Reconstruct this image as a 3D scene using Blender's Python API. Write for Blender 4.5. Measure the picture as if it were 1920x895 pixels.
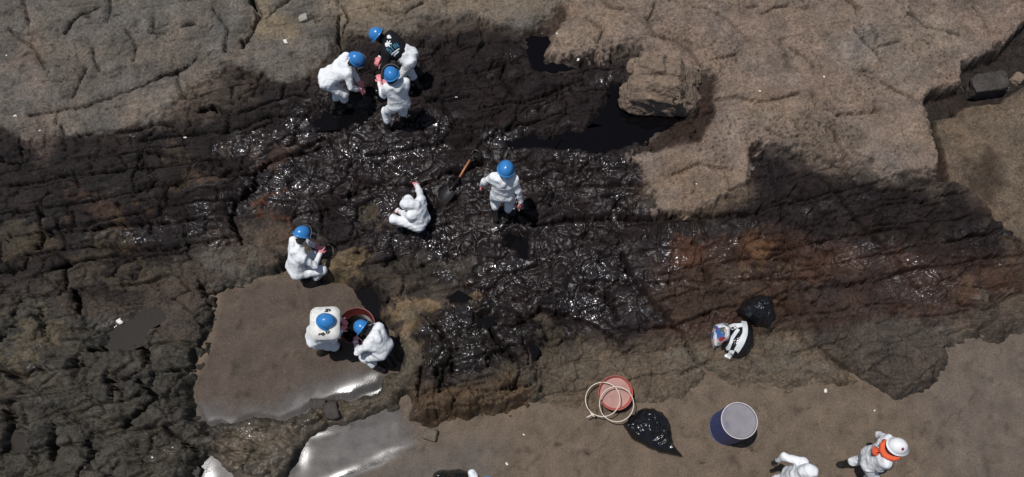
import bpy, math, random
import numpy as np
from mathutils import Vector, Matrix
from mathutils.bvhtree import BVHTree

for o in list(bpy.data.objects):
    bpy.data.objects.remove(o)
scene = bpy.context.scene
COL = scene.collection

# ------------------------------------------------------------------ camera
CAM_H = 14.5
FPX = 1560.0                       # focal length in pixels of a 1920 wide picture
TILT = math.atan(572.0 / FPX)
ST, CT = math.sin(TILT), math.cos(TILT)
cd = bpy.data.cameras.new('camera')
cd.sensor_fit = 'HORIZONTAL'
cd.angle_x = 2 * math.atan(960 / FPX)
cd.clip_end = 500
cam = bpy.data.objects.new('camera', cd)
cam.location = (0, 0, CAM_H)
cam.rotation_euler = (TILT, 0, 0)
COL.objects.link(cam)
scene.camera = cam

# ------------------------------------------------------------------ sky, sun, exposure
SUN_EL = math.radians(75)
SUN_AZ = math.atan2(0.20, -0.97)   # direction towards the sun, in the ground plane (from +X)
sdir = Vector((math.cos(SUN_EL) * math.cos(SUN_AZ), math.cos(SUN_EL) * math.sin(SUN_AZ), math.sin(SUN_EL)))
world = bpy.data.worlds.new('World')
scene.world = world
world.use_nodes = True
wn = world.node_tree
bg = wn.nodes['Background']
sky = wn.nodes.new('ShaderNodeTexSky')
sky.sky_type = 'NISHITA'
sky.sun_disc = False
sky.sun_elevation = SUN_EL
sky.sun_rotation = math.pi / 2 - SUN_AZ
wn.links.new(sky.outputs[0], bg.inputs[0])
bg.inputs[1].default_value = 0.058
sl = bpy.data.lights.new('sun', 'SUN')
sl.energy = 3.5
sl.angle = math.radians(0.53)
sl.color = (1.0, 0.972, 0.94)
sun = bpy.data.objects.new('sun', sl)
sun.rotation_euler = sdir.to_track_quat('Z', 'Y').to_euler()
sun.location = (0, 0, 30)
COL.objects.link(sun)
scene.view_settings.view_transform = 'Standard'
scene.view_settings.look = 'None'
scene.view_settings.exposure = 0.0
scene.view_settings.gamma = 1.0
scene.view_settings.use_curve_mapping = False

# ------------------------------------------------------------------ map helpers: plan positions on the ground
def gp(u, v, z=0.0):
    a = (u - 960) / FPX
    b = (v - 447.5) / FPX
    t = (CAM_H - z) / (CT + b * ST)
    return np.array([a * t, (ST - b * CT) * t, z])

def to_px(x, y, z):
    dep = np.maximum(y * ST + (CAM_H - z) * CT, 0.5)
    return x / dep * FPX + 960, 447.5 - (y * CT - (CAM_H - z) * ST) / dep * FPX

# ------------------------------------------------------------------ noise
_rs = np.random.RandomState(7)
PT = np.concatenate([_rs.permutation(256)] * 2).astype(np.int32)
GA = _rs.rand(256) * 2 * np.pi
GX, GY = np.cos(GA).astype(np.float32), np.sin(GA).astype(np.float32)
R1, R2 = _rs.rand(256).astype(np.float32), _rs.rand(256).astype(np.float32)

def perlin(x, y, seed=0):
    x = np.asarray(x, np.float32) + np.float32(seed * 17.13)
    y = np.asarray(y, np.float32) + np.float32(seed * 5.71)
    xi = np.floor(x).astype(np.int32); yi = np.floor(y).astype(np.int32)
    xf = x - xi; yf = y - yi
    u = xf * xf * xf * (xf * (xf * 6 - 15) + 10); v = yf * yf * yf * (yf * (yf * 6 - 15) + 10)
    def g(i, j, dx, dy):
        h = PT[PT[(xi + i) & 255] + ((yi + j) & 255)]
        return GX[h] * dx + GY[h] * dy
    a = g(0, 0, xf, yf); b = g(1, 0, xf - 1, yf); c = g(0, 1, xf, yf - 1); d = g(1, 1, xf - 1, yf - 1)
    return (a + u * (b - a) + v * (c - a + u * (a - b - c + d))) * 1.45

def fbm(x, y, o=4, seed=0, gain=0.5, ridge=False):
    r = 0; amp = 1.0; tot = 0
    for k in range(o):
        n = perlin(x * 2.0 ** k, y * 2.0 ** k, seed + k * 3)
        if ridge:
            n = 1 - 2 * np.abs(n)
        r = r + amp * n; tot += amp; amp *= gain
    return r / tot

def worley(x, y, seed=0, facet=None):
    x = np.asarray(x, np.float32) + seed * 3.7; y = np.asarray(y, np.float32) + seed * 9.1
    xi = np.floor(x).astype(np.int32); yi = np.floor(y).astype(np.int32)
    f1 = np.full(x.shape, 9, np.float32); f2 = f1.copy(); cid = np.zeros(x.shape, np.float32)
    for i in (-1, 0, 1):
        for j in (-1, 0, 1):
            h = PT[PT[(xi + i) & 255] + ((yi + j) & 255)]
            d = np.hypot(xi + i + R1[h] - x, yi + j + R2[h] - y)
            m = d < f1
            if facet is not None:
                tl = (xi + i + R1[h] - x) * (R1[(h + 17) & 255] - .5) + (yi + j + R2[h] - y) * (R2[(h + 53) & 255] - .5)
                facet[0] = np.where(m, tl, facet[0])
            f2 = np.where(m, f1, np.minimum(f2, d)); cid = np.where(m, R1[(h + 91) & 255], cid); f1 = np.where(m, d, f1)
    return f1, f2, cid

def sstep(a, b, x):
    t = np.clip((x - a) / (b - a), 0, 1)
    return t * t * (3 - 2 * t)

# signed distance of plan outlines, on a coarse map that is then sampled
MX0, MY0, MS = -420.0, -320.0, 4.0
MU, MV = np.meshgrid(np.arange(MX0, 2344, MS), np.arange(MY0, 1304, MS))
MU = MU.astype(np.float32); MV = MV.astype(np.float32)

def poly_sd(poly, U=None, V=None):
    U = MU if U is None else U; V = MV if V is None else V
    p = np.array(poly, np.float32); d = np.full(U.shape, 1e9, np.float32); ins = np.zeros(U.shape, bool)
    for k in range(len(p)):
        (x0, y0), (x1, y1) = p[k - 1], p[k]
        ex, ey = x1 - x0, y1 - y0
        t = np.clip(((U - x0) * ex + (V - y0) * ey) / max(ex * ex + ey * ey, 1e-9), 0, 1)
        d = np.minimum(d, (U - x0 - t * ex) ** 2 + (V - y0 - t * ey) ** 2)
        if y0 != y1:
            ins ^= ((y0 > V) != (y1 > V)) & (U < (x1 - x0) * (V - y0) / (y1 - y0) + x0)
    d = np.sqrt(d)
    return np.where(ins, d, -d)         # positive inside

def msample(F, U, V):
    a = np.clip((U - MX0) / MS, 0, F.shape[1] - 1.01); b = np.clip((V - MY0) / MS, 0, F.shape[0] - 1.01)
    i = a.astype(np.int32); j = b.astype(np.int32); a = a - i; b = b - j
    return (F[j, i] * (1 - a) + F[j, i + 1] * a) * (1 - b) + (F[j + 1, i] * (1 - a) + F[j + 1, i + 1] * a) * b

# ------------------------------------------------------------------ materials
def mat(name):
    m = bpy.data.materials.new(name); m.use_nodes = True
    return m, m.node_tree.nodes, m.node_tree.links, m.node_tree.nodes['Principled BSDF']

def simple(name, col, rough=0.6, var=0.12, scale=14, bump=0.2, bscale=40, spec=0.5, metal=0, dist=0.01, coat=0, dirt=None, dirt_amt=0.5):
    m, N, L, P = mat(name)
    tc = N.new('ShaderNodeTexCoord')
    n = N.new('ShaderNodeTexNoise'); n.inputs['Scale'].default_value = scale; n.inputs['Detail'].default_value = 6
    L.new(tc.outputs['Object'], n.inputs['Vector'])
    r = N.new('ShaderNodeMapRange'); r.inputs[1].default_value = 0.3; r.inputs[2].default_value = 0.7
    r.inputs[3].default_value = 1 - var; r.inputs[4].default_value = 1 + var
    L.new(n.outputs['Fac'], r.inputs[0])
    mx = N.new('ShaderNodeVectorMath'); mx.operation = 'SCALE'
    mx.inputs[0].default_value = col
    L.new(r.outputs[0], mx.inputs['Scale'])
    out = mx.outputs[0]
    if dirt:
        n3 = N.new('ShaderNodeTexNoise'); n3.inputs['Scale'].default_value = scale * 0.6; n3.inputs['Detail'].default_value = 9
        n3.inputs['Roughness'].default_value = 0.7
        L.new(tc.outputs['Object'], n3.inputs['Vector'])
        cr = N.new('ShaderNodeMapRange'); cr.inputs[1].default_value = 0.62 - 0.25 * dirt_amt; cr.inputs[2].default_value = 0.72 - 0.2 * dirt_amt
        L.new(n3.outputs['Fac'], cr.inputs[0])
        mm = N.new('ShaderNodeMix'); mm.data_type = 'RGBA'
        L.new(cr.outputs[0], mm.inputs[0]); L.new(out, mm.inputs[6]); mm.inputs[7].default_value = (*dirt, 1)
        out = mm.outputs[2]
    L.new(out, P.inputs['Base Color'])
    P.inputs['Roughness'].default_value = rough; P.inputs['Specular IOR Level'].default_value = spec; P.inputs['Metallic'].default_value = metal
    P.inputs['Coat Weight'].default_value = coat
    if bump:
        n2 = N.new('ShaderNodeTexNoise'); n2.inputs['Scale'].default_value = bscale; n2.inputs['Detail'].default_value = 6
        L.new(tc.outputs['Object'], n2.inputs['Vector'])
        b = N.new('ShaderNodeBump'); b.inputs['Strength'].default_value = bump; b.inputs['Distance'].default_value = dist
        L.new(n2.outputs['Fac'], b.inputs['Height']); L.new(b.outputs[0], P.inputs['Normal'])
    return m

def ground_material(name, sand=False):
    m, N, L, P = mat(name)
    tc = N.new('ShaderNodeTexCoord')
    def attr(nm):
        a = N.new('ShaderNodeAttribute'); a.attribute_name = nm; return a
    def mrange(x, a, b, c, d):
        r = N.new('ShaderNodeMapRange'); L.new(x, r.inputs[0])
        for k, v in enumerate((a, b, c, d)): r.inputs[k + 1].default_value = v
        return r.outputs[0]
    am = attr('mask'); mk = N.new('ShaderNodeSeparateColor'); L.new(am.outputs['Color'], mk.inputs[0])
    if not sand:
        L.new(am.outputs['Alpha'], P.inputs['Coat Weight']); P.inputs['Coat Roughness'].default_value = 0.17; P.inputs['Coat IOR'].default_value = 1.5
    gloss, rough, grain = mk.outputs
    n = N.new('ShaderNodeTexNoise'); n.inputs['Scale'].default_value = 34 if sand else 24
    n.inputs['Detail'].default_value = 3; n.inputs['Roughness'].default_value = 0.65
    L.new(tc.outputs['Object'], n.inputs['Vector'])
    q = N.new('ShaderNodeVectorMath'); q.operation = 'SCALE'
    L.new(attr('albedo').outputs['Color'], q.inputs[0]); L.new(mrange(n.outputs['Fac'], 0.32, 0.68, 0.76 if sand else .64, 1.24 if sand else 1.36), q.inputs['Scale'])
    L.new(q.outputs[0], P.inputs['Base Color'])
    L.new(rough, P.inputs['Roughness']); L.new(gloss, P.inputs['Specular IOR Level'])
    b = N.new('ShaderNodeBump'); b.inputs['Distance'].default_value = 0.03
    L.new(grain, b.inputs['Strength']); L.new(n.outputs['Fac'], b.inputs['Height']); L.new(b.outputs[0], P.inputs['Normal'])
    return m

# ------------------------------------------------------------------ object helpers
def tag(o, label=None, cat=None, group=None, kind=None):
    for k, v in (('label', label), ('category', cat), ('group', group), ('kind', kind)):
        if v: o[k] = v
    return o

def mesh_obj(name, V, F, m, parent=None, smooth=True, base=(0, 0, 0), mi=None):
    V = np.asarray(V, np.float32) - np.asarray(base, np.float32)
    me = bpy.data.meshes.new(name)
    if isinstance(F, np.ndarray):
        k = F.shape[1]
        me.vertices.add(len(V)); me.vertices.foreach_set('co', V.ravel())
        me.loops.add(F.size); me.loops.foreach_set('vertex_index', F.astype(np.int32).ravel())
        me.polygons.add(len(F)); me.polygons.foreach_set('loop_start', np.arange(0, F.size, k, dtype=np.int32))
        me.update(calc_edges=True)
    else:
        me.from_pydata([tuple(map(float, q)) for q in V], [], [tuple(map(int, f)) for f in F])
        me.update()
    for q in (m if isinstance(m, (list, tuple)) else [m]): me.materials.append(q)
    if mi is not None: me.polygons.foreach_set('material_index', np.asarray(mi, np.int32))
    me.polygons.foreach_set('use_smooth', np.full(len(me.polygons), smooth))
    o = bpy.data.objects.new(name, me); COL.objects.link(o)
    if parent is not None: o.parent = parent
    else: o.location = tuple(map(float, base))
    return o

def empty(name, loc):
    o = bpy.data.objects.new(name, None); o.location = tuple(map(float, loc)); o.empty_display_size = 0.2
    COL.objects.link(o); return o

def nrm(v):
    v = np.asarray(v, float); return v / max(np.linalg.norm(v), 1e-9)

def tube(pts, r, n=8, closed=False):
    pts = np.asarray(pts, float); V = []; F = []; K = len(pts)
    rr = r if hasattr(r, '__len__') else [r] * K
    for k in range(K):
        t = nrm(pts[(k + 1) % K] - pts[k - 1]) if closed else nrm(pts[min(k + 1, K - 1)] - pts[max(k - 1, 0)])
        a = nrm(np.cross(t, [0.13, 0.21, 0.97] if abs(t[2]) < 0.9 else [1, 0, 0])); b = np.cross(t, a)
        for q in range(n):
            w = 2 * math.pi * q / n; V.append(pts[k] + rr[k] * (math.cos(w) * a + math.sin(w) * b))
    for k in range(K if closed else K - 1):
        for q in range(n):
            k2 = (k + 1) % K
            F.append((k * n + q, k * n + (q + 1) % n, k2 * n + (q + 1) % n, k2 * n + q))
    if not closed:
        F.append(tuple(range(n))[::-1]); F.append(tuple((K - 1) * n + q for q in range(n)))
    return V, F

def lathe(prof, n=48, cap0=True, cap1=True):
    V = []; F = []
    for (r, z) in prof:
        for q in range(n):
            w = 2 * math.pi * q / n; V.append((r * math.cos(w), r * math.sin(w), z))
    for k in range(len(prof) - 1):
        for q in range(n):
            F.append((k * n + q, k * n + (q + 1) % n, (k + 1) * n + (q + 1) % n, (k + 1) * n + q))
    if cap0: F.append(tuple(range(n))[::-1])
    if cap1: F.append(tuple((len(prof) - 1) * n + q for q in range(n)))
    return np.array(V), F

def surface_nets(f, lo, h):
    s = f < 0
    c = np.zeros(np.array(f.shape) - 1, np.int32)
    for i in (0, 1):
        for j in (0, 1):
            for k in (0, 1):
                c += s[i:f.shape[0] - 1 + i, j:f.shape[1] - 1 + j, k:f.shape[2] - 1 + k]
    act = (c > 0) & (c < 8)
    idx = np.full(c.shape, -1, np.int64); I = np.argwhere(act); idx[act] = np.arange(len(I))
    pos = np.zeros((len(I), 3)); cnt = np.zeros(len(I))
    crn = [(i, j, k) for i in (0, 1) for j in (0, 1) for k in (0, 1)]
    for a in crn:
        for d in range(3):
            if a[d] == 0:
                b = list(a); b[d] = 1
                fa = f[I[:, 0] + a[0], I[:, 1] + a[1], I[:, 2] + a[2]]; fb = f[I[:, 0] + b[0], I[:, 1] + b[1], I[:, 2] + b[2]]
                m = (fa < 0) != (fb < 0)
                t = np.where(m, fa / np.where(m, fa - fb, 1), 0)
                p = np.repeat(np.array([a], float), len(I), 0); p[:, d] += t
                pos += p * m[:, None]; cnt += m
    V = (I + pos / np.maximum(cnt, 1)[:, None]) * h + lo
    Q = []
    for d in range(3):
        e1, e2 = (d + 1) % 3, (d + 2) % 3
        sl0 = [slice(None)] * 3; sl1 = [slice(None)] * 3
        sl0[d] = slice(0, -1); sl1[d] = slice(1, None)
        A = s[tuple(sl0)]; B = s[tuple(sl1)]
        E = np.argwhere(A != B)
        ok = np.all(E > 0, 1) | True
        for e in (e1, e2): ok &= (E[:, e] > 0) & (E[:, e] < f.shape[e] - 1)
        E = E[ok]
        if not len(E): continue
        def cell(o1, o2):
            q = E.copy(); q[:, e1] -= o1; q[:, e2] -= o2; return idx[q[:, 0], q[:, 1], q[:, 2]]
        quad = np.stack([cell(1, 1), cell(0, 1), cell(0, 0), cell(1, 0)], 1)
        fl = ~A[E[:, 0], E[:, 1], E[:, 2]]
        quad[fl] = quad[fl][:, ::-1]
        Q.append(quad)
    return V, np.concatenate(Q)

def smin(a, b, k):
    h = np.clip(0.5 + 0.5 * (b - a) / k, 0, 1)
    return b + (a - b) * h - k * h * (1 - h)

def sdf_mesh(prims, h=0.015, k=0.03, fold=0.0, seed=0, pad=0.06, cut=None):
    P = np.array([q[0] for q in prims] + [q[1] for q in prims]); R = max(max(q[2], q[3]) for q in prims)
    lo = P.min(0) - R - pad; hi = P.max(0) + R + pad
    ax = [np.arange(lo[d], hi[d], h, dtype=np.float32) for d in range(3)]
    X, Y, Z = np.meshgrid(*ax, indexing='ij')
    f = None
    for (a, b, ra, rb) in prims:
        ab = np.asarray(b, float) - a; L2 = max(ab @ ab, 1e-8)
        t = np.clip(((X - a[0]) * ab[0] + (Y - a[1]) * ab[1] + (Z - a[2]) * ab[2]) / L2, 0, 1).astype(np.float32)
        d = np.sqrt((X - a[0] - t * ab[0]) ** 2 + (Y - a[1] - t * ab[1]) ** 2 + (Z - a[2] - t * ab[2]) ** 2) - (ra + t * (rb - ra))
        f = d if f is None else smin(f, d, k)
    if fold:
        r = np.random.RandomState(seed); g = 0
        w = 0.7 * np.sin(9 * X + r.rand() * 6) + 0.7 * np.sin(8 * Y + 5 * Z + r.rand() * 6)
        for q in range(4):
            v = nrm(r.randn(3)) * (26 + 12 * q)
            g = g + (1 - 2 * np.abs(np.sin(0.5 * (v[0] * X + v[1] * Y + v[2] * Z) + 1.7 * w + r.rand() * 6))) / (1 + 0.4 * q)
        f = f - fold * g
    if cut is not None: f = np.maximum(f, cut(X, Y, Z))
    return surface_nets(f, lo, h)

# ================================================================== THE GROUND
STEP = 0.02
def axis(a, b, far):
    d = np.arange(a, b + 1e-6, STEP); g = 0.03 * 1.18 ** np.arange(36); g = np.cumsum(g)
    return np.concatenate([(a - g[g < far])[::-1], d, b + g[g < far]])
gx = axis(-11.6, 11.6, 45); gy = axis(0.55, 11.4, 22)
GXX, GYY = np.meshgrid(gx, gy); GXX = GXX.astype(np.float32); GYY = GYY.astype(np.float32)
U, V = to_px(GXX, GYY, 0.22)
U = np.clip(U, -400, 2320); V = np.clip(V, -300, 1280)
# broken, irregular outlines
w1 = fbm(GXX * 1.3, GYY * 1.3, 4, 1); w2 = fbm(GXX * 1.3, GYY * 1.3, 4, 2)
w3 = fbm(GXX * 7, GYY * 7, 3, 3); w4 = fbm(GXX * 7, GYY * 7, 3, 4)
UW = U + 16 * w1 + 5 * w3; VW = V + 16 * w2 + 5 * w4
UF = U + 5 * w1 + 4 * w3; VF = V + 5 * w2 + 4 * w4

SAND_A = [(417,553),(440,541),(503,525),(533,512),(570,520),(600,528),(640,533),(665,545),(688,572),(705,600),(730,622),(737,660),(735,684),(722,706),(712,724),(690,735),(660,752),(623,750),(593,752),(568,772),(523,787),(483,781),(452,787),(437,797),(417,792),(387,802),(378,782),(362,742),(367,706),(382,676),(402,641),(407,606)]
SAND_B = [(515,910),(540,866),(556,838),(566,820),(598,797),(640,790),(690,775),(735,757),(757,746),(766,792),(800,800),(841,795),(861,784),(911,781),(951,781),(987,769),(1022,763),(1082,767),(1112,775),(1170,770),(1230,765),(1280,745),(1300,730),(1330,708),(1360,718),(1380,733),(1410,718),(1431,733),(1456,726),(1491,739),(1496,723),(1541,718),(1582,723),(1627,721),(1652,730),(1662,746),(1687,753),(1712,746),(1752,725),(1783,690),(1798,650),(1803,633),(1843,633),(1888,638),(1898,623),(1920,618),(2400,560),(2400,1350),(515,1350)]
SAND_C = [(355,905),(370,872),(395,862),(425,868),(440,905),(430,940),(365,940)]
sd_sand = np.maximum(np.maximum(poly_sd(SAND_A), poly_sd(SAND_B)), poly_sd(SAND_C))

DRY_L = [(-420,225),(0,241),(30,246),(40,261),(65,271),(110,261),(146,256),(200,261),(241,246),(296,231),(312,211),(347,186),(367,161),(402,151),(422,136),(442,126),(457,136),(492,143),(512,151),(533,161),(573,156),(590,135),(615,115),(632,95),(640,70),(680,75),(766,68),(796,55),(806,45),(831,50),(861,48),(891,43),(922,53),(952,58),(972,70),(987,70),(1007,60),(1032,45),(1047,23),(1065,20),(1065,-320),(-420,-320)]
DRY_R = [(1060,-320),(1060,22),(1063,40),(1042,60),(1030,75),(1020,118),(1042,123),(1072,108),(1108,100),(1138,113),(1163,106),(1188,90),(1193,95),(1200,150),(1290,160),(1310,142),(1334,151),(1334,181),(1334,226),(1316,247),(1307,274),(1289,265),(1262,271),(1244,280),(1219,286),(1180,296),(1200,327),(1218,372),(1223,408),(1280,402),(1325,392),(1360,362),(1400,347),(1406,281),(1421,276),(1461,286),(1521,281),(1572,302),(1592,281),(1602,302),(1622,322),(1662,337),(1707,327),(1747,337),(1747,302),(1735,241),(1722,201),(1737,181),(1798,171),(1798,125),(1828,121),(1873,100),(1903,65),(1925,40),(2340,-150),(2340,-320)]
TERR = [(1747,228),(1790,218),(1815,198),(1880,192),(1920,168),(2340,60),(2340,520),(1920,450),(1885,425),(1850,385),(1815,360),(1783,335),(1772,290),(1757,260)]
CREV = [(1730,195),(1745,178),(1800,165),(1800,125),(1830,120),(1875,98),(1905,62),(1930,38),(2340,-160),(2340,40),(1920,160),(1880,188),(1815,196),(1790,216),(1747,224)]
OILC = [(590,160),(660,75),(790,60),(900,45),(980,75),(1010,60),(1030,130),(1190,100),(1200,290),(1215,400),(1330,395),(1410,290),(1600,330),(1745,360),(1790,340),(1900,440),(1840,470),(1700,440),(1500,430),(1300,440),(1220,520),(1260,600),(1180,640),(1060,620),(1000,690),(880,720),(800,680),(810,610),(870,575),(860,530),(740,540),(700,590),(640,500),(500,400),(430,400),(250,500),(150,440),(300,360),(420,260),(560,200)]
GLOSS = [(590,180),(760,150),(830,230),(1000,270),(1170,300),(1210,380),(1150,470),(1230,560),(1190,610),(1040,640),(960,680),(860,690),(820,640),(860,580),(870,540),(760,500),(690,480),(600,440),(520,380),(490,320),(560,230)]
MIDL = [(-420,230),(0,245),(60,270),(240,248),(320,215),(440,130),(600,165),(560,230),(500,330),(500,420),(380,460),(300,520),(250,580),(60,540),(0,560),(-420,600)]
MAROON = [(1180,400),(1400,400),(1760,380),(1920,450),(1925,560),(1830,570),(1780,610),(1600,620),(1480,610),(1300,640),(1200,640),(1180,560)]
LOWRIM = [(1000,700),(1080,660),(1200,640),(1300,640),(1480,620),(1560,660),(1640,720),(1500,760),(1300,780),(1100,800),(960,790)]
LOWL = [(-420,610),(60,560),(240,610),(330,640),(440,540),(540,470),(560,530),(430,570),(410,640),(370,720),(400,800),(600,760),(700,740),(760,760),(560,920),(540,1300),(-420,1300)]
SLAB_R = [(1560,640),(1600,600),(1700,600),(1800,600),(1800,650),(1760,720),(1690,750),(1640,715)]

def ell(cx, cy, a, b, rot=0, n=14, s=0):
    r = np.random.RandomState(int(cx * 7 + cy) % 9999); c, q = math.cos(rot), math.sin(rot); out = []
    for k in range(n):
        w = 2 * math.pi * k / n; m = 1 + 0.22 * r.randn()
        x, y = a * m * math.cos(w), b * m * math.sin(w); out.append((cx + c * x - q * y, cy + q * x + c * y))
    return out

F0 = np.zeros(GXX.shape, np.float32)
fld = dict(z=F0 + 0.26, lump=F0 + 0.06, strata=F0 + 0.03, crk=F0 + 0.006, oil=F0 + 0.3, gl=F0 + .15, pit=F0, r=F0 + 0.060, g=F0 + 0.047, b=F0 + 0.038)
w5 = fbm(GXX * 3.3, GYY * 3.3, 3, 6); pk1, pk2, pkid = worley(GXX * 11, GYY * 13, 44)
cb1, cb2, cbid = worley(GXX * 1.9 + .35 * w1, GYY * 2.6 + .35 * w2, 5)
UB = UW + 70 * (cbid - .5) + 8 * w3; VB = VW + 44 * (np.modf(cbid * 7.31)[0] - .5) + 8 * w4
def layer(poly, soft=6, warp='w', amt=1.0, noise=0.0, col=None, grow=0, zsoft=None, speck=0, **kw):
    S = poly_sd(poly) if isinstance(poly, list) else poly
    s = msample(S, *{'w': (UW, VW), 'f': (UF, VF), 'b': (UB, VB)}[warp]) + grow
    s = s + noise * w1 * 30 + noise * w3 * 14
    s0 = s
    if speck: s = s + speck * (10 * w5 + 9 * (pk1 - .42))
    m = sstep(-soft, soft, s) * amt
    mz = m if zsoft is None else sstep(-zsoft, zsoft, s0) * amt
    if col: kw.update(r=col[0], g=col[1], b=col[2])
    for k, v in kw.items():
        q = mz if k in ('z', 'lump', 'strata') else m
        fld[k] = fld[k] * (1 - q) + v * q
    return m

layer(LOWL, 22, noise=1, col=(.052,.046,.0375), lump=.17, strata=.10, oil=.34, gl=.3, z=.30, crk=.016)
layer(MIDL, 30, noise=1, col=(.0215,.0175,.0165), lump=.05, strata=.20, oil=.50, gl=.22, z=.34)
layer(MAROON, 25, noise=1.2, col=(.040,.0225,.0165), lump=.10, strata=.11, oil=.52, gl=.46, z=.28, crk=.014)
layer(LOWRIM, 22, noise=1, col=(.106,.081,.058), lump=.11, strata=.05, oil=.16, gl=.12, z=.14)
layer(SLAB_R, 10, col=(.062,.050,.041), lump=.08, strata=.06, oil=.32, z=.22)
layer(OILC, 22, noise=1.2, col=(.0170,.0128,.0125), lump=.08, strata=.13, oil=.72, gl=.28, z=.27, crk=.010)
layer([(1190,400),(1420,398),(1600,350),(1780,375),(1910,450),(1880,490),(1760,500),(1600,462),(1440,440),(1300,445),(1230,480)], 16, noise=1.0, amt=.85, col=(.0165,.0125,.012), oil=.75, gl=.32)
layer(GLOSS, 48, noise=2.0, col=(.0145,.0100,.0098), lump=.12, strata=.03, oil=1.0, gl=.60, z=.25, crk=.024)
for (cx, cy, a, b, rot, g_) in [(690,260,120,70,0,1),(900,615,75,60,.3,1.05),(1050,520,170,70,.2,.95),(860,440,150,60,0,.85),(760,330,120,50,0,.85),(500,340,60,60,0,.9),(440,290,40,16,-.2,.9),(230,440,110,12,-.2,.8),(470,385,50,16,0,.95),(400,440,60,26,0,.8),(1700,520,60,36,.5,.85),(1620,490,60,26,0,.75),(1500,390,16,16,0,.95),(1180,480,60,50,0,.7),(1240,590,60,30,.4,.6),(870,660,60,40,0,.85),(470,250,46,16,-.3,.75),(260,610,60,14,0,.6),(120,690,50,26,0,.6),(600,230,60,30,0,1),(1090,250,50,16,0,.7),(1140,160,30,14,-.4,.5),(780,100,40,30,0,.45),(640,800,60,30,0,.8),(440,870,40,40,0,.7),(1250,500,70,90,0,.6),(1100,350,120,50,0,.7),(1330,440,120,24,0,.5),(560,330,60,60,0,.85),(300,350,120,16,-.2,.4),(160,410,120,14,-.2,.5),(1560,340,60,30,0,.4),(960,170,100,60,0,.33)]:
    layer(ell(cx, cy, a, b, rot), 24, noise=1.8, amt=.9, gl=g_)
# patches of another colour
for (cx, cy, a, b, rot, col, oil_, amt) in [
    (30,455,60,30,0,(.15,.115,.07),.2,.45),(60,640,60,30,-.3,(.19,.145,.085),.15,.6),(150,400,50,16,-.2,(.10,.06,.04),.3,.6),(240,385,18,26,0,(.13,.085,.05),.3,.6),
    (350,305,60,26,-.3,(.10,.07,.045),.35,.6),(470,310,50,16,-.3,(.11,.07,.05),.4,.6),(150,480,120,20,-.15,(.10,.075,.045),.3,.6),(220,520,120,16,-.1,(.10,.08,.055),.3,.7),
    (480,440,50,30,.3,(.12,.10,.07),.3,.7),(440,500,80,26,-.2,(.135,.12,.092),.25,.8),(510,388,18,10,0,(.16,.07,.04),.4,.7),(520,440,40,40,0,(.14,.09,.06),.3,.6),
    (640,490,42,36,.1,(.22,.155,.08),.08,.95),(590,470,40,24,0,(.16,.11,.07),.2,.8),(770,590,74,24,-.18,(.215,.145,.078),.08,.95),(750,650,30,70,.1,(.16,.125,.08),.15,.95),(810,575,60,10,-.1,(.22,.145,.075),.08,.9),
    (735,700,20,50,.1,(.14,.115,.075),.2,.9),(730,415,34,24,0,(.105,.082,.052),.3,.9),(770,520,70,34,0,(.085,.068,.048),.5,.7),(690,460,60,20,0,(.05,.036,.026),.7,.5),
    (870,735,120,36,-.05,(.095,.068,.044),.35,.85),(880,775,120,14,-.05,(.13,.10,.065),.15,.8),(960,720,60,24,0,(.11,.085,.055),.25,.7),(900,655,50,20,.4,(.075,.048,.030),.6,.5),
    (1040,660,60,40,.3,(.11,.088,.058),.3,.8),(1110,700,60,36,0,(.13,.105,.075),.2,.8),(1000,745,50,20,0,(.12,.10,.07),.2,.8),
    (1280,495,38,34,.1,(.165,.075,.042),.22,.85),(1400,500,34,40,.3,(.16,.082,.045),.2,.7),(1425,470,12,18,0,(.23,.115,.05),.15,.9),(1440,515,36,16,0,(.16,.12,.06),.2,.8),(1480,480,20,16,0,(.17,.075,.045),.2,.8),
    (1520,520,40,24,.3,(.15,.08,.05),.2,.7),(1535,490,30,22,0,(.14,.075,.05),.25,.7),(1450,440,60,16,0,(.06,.032,.022),.5,.6),(1880,500,30,40,0,(.12,.07,.045),.2,.7),(1790,560,40,20,0,(.15,.085,.05),.2,.7),(1800,600,60,16,-.2,(.16,.12,.085),.15,.7),
    (1600,580,120,40,0,(.062,.046,.038),.4,.6),(1700,560,90,30,0,(.05,.036,.03),.6,.6),(1250,560,60,30,0,(.085,.055,.036),.4,.6),(1370,560,100,30,0,(.080,.055,.038),.35,.6),(1240,410,90,12,0,(.04,.024,.018),.6,.4),
    (1330,690,60,26,.2,(.15,.125,.09),.1,.8),(1430,660,60,26,0,(.13,.11,.078),.15,.8),(1540,700,60,20,0,(.135,.112,.082),.12,.8),(1860,590,60,20,-.1,(.15,.12,.085),.12,.7),(1895,470,40,30,.5,(.11,.085,.06),.15,.7)]:
    layer(ell(cx, cy, a, b, rot), 6, warp='b', noise=1.7, amt=amt * (.42 if cx > 1200 and cy < 540 else .85), col=tuple(c * q_ for c, q_ in zip(col, (.68, .70, .76))), oil=oil_, gl=oil_ * .5)
layer(DRY_L, 2.5, warp='f', noise=.60, zsoft=10, speck=.6, col=(.112,.098,.083), lump=.09, strata=.035, oil=0, gl=0, z=.40, pit=.25, crk=0)
layer([(560,-320),(600,20),(640,60),(700,60),(800,40),(1060,20),(1060,-320)], 40, noise=1, amt=.8, col=(.175,.135,.094), pit=.5, oil=0)
layer([(470,60),(500,20),(560,40),(560,75),(500,90)], 14, noise=1, amt=.7, col=(.20,.155,.10))
layer(ell(330,185,110,26,-.35), 20, noise=1.4, amt=.6, col=(.17,.13,.10))
layer(ell(70,160,26,120,-.1), 20, noise=1.4, amt=.5, col=(.15,.112,.092))
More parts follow.
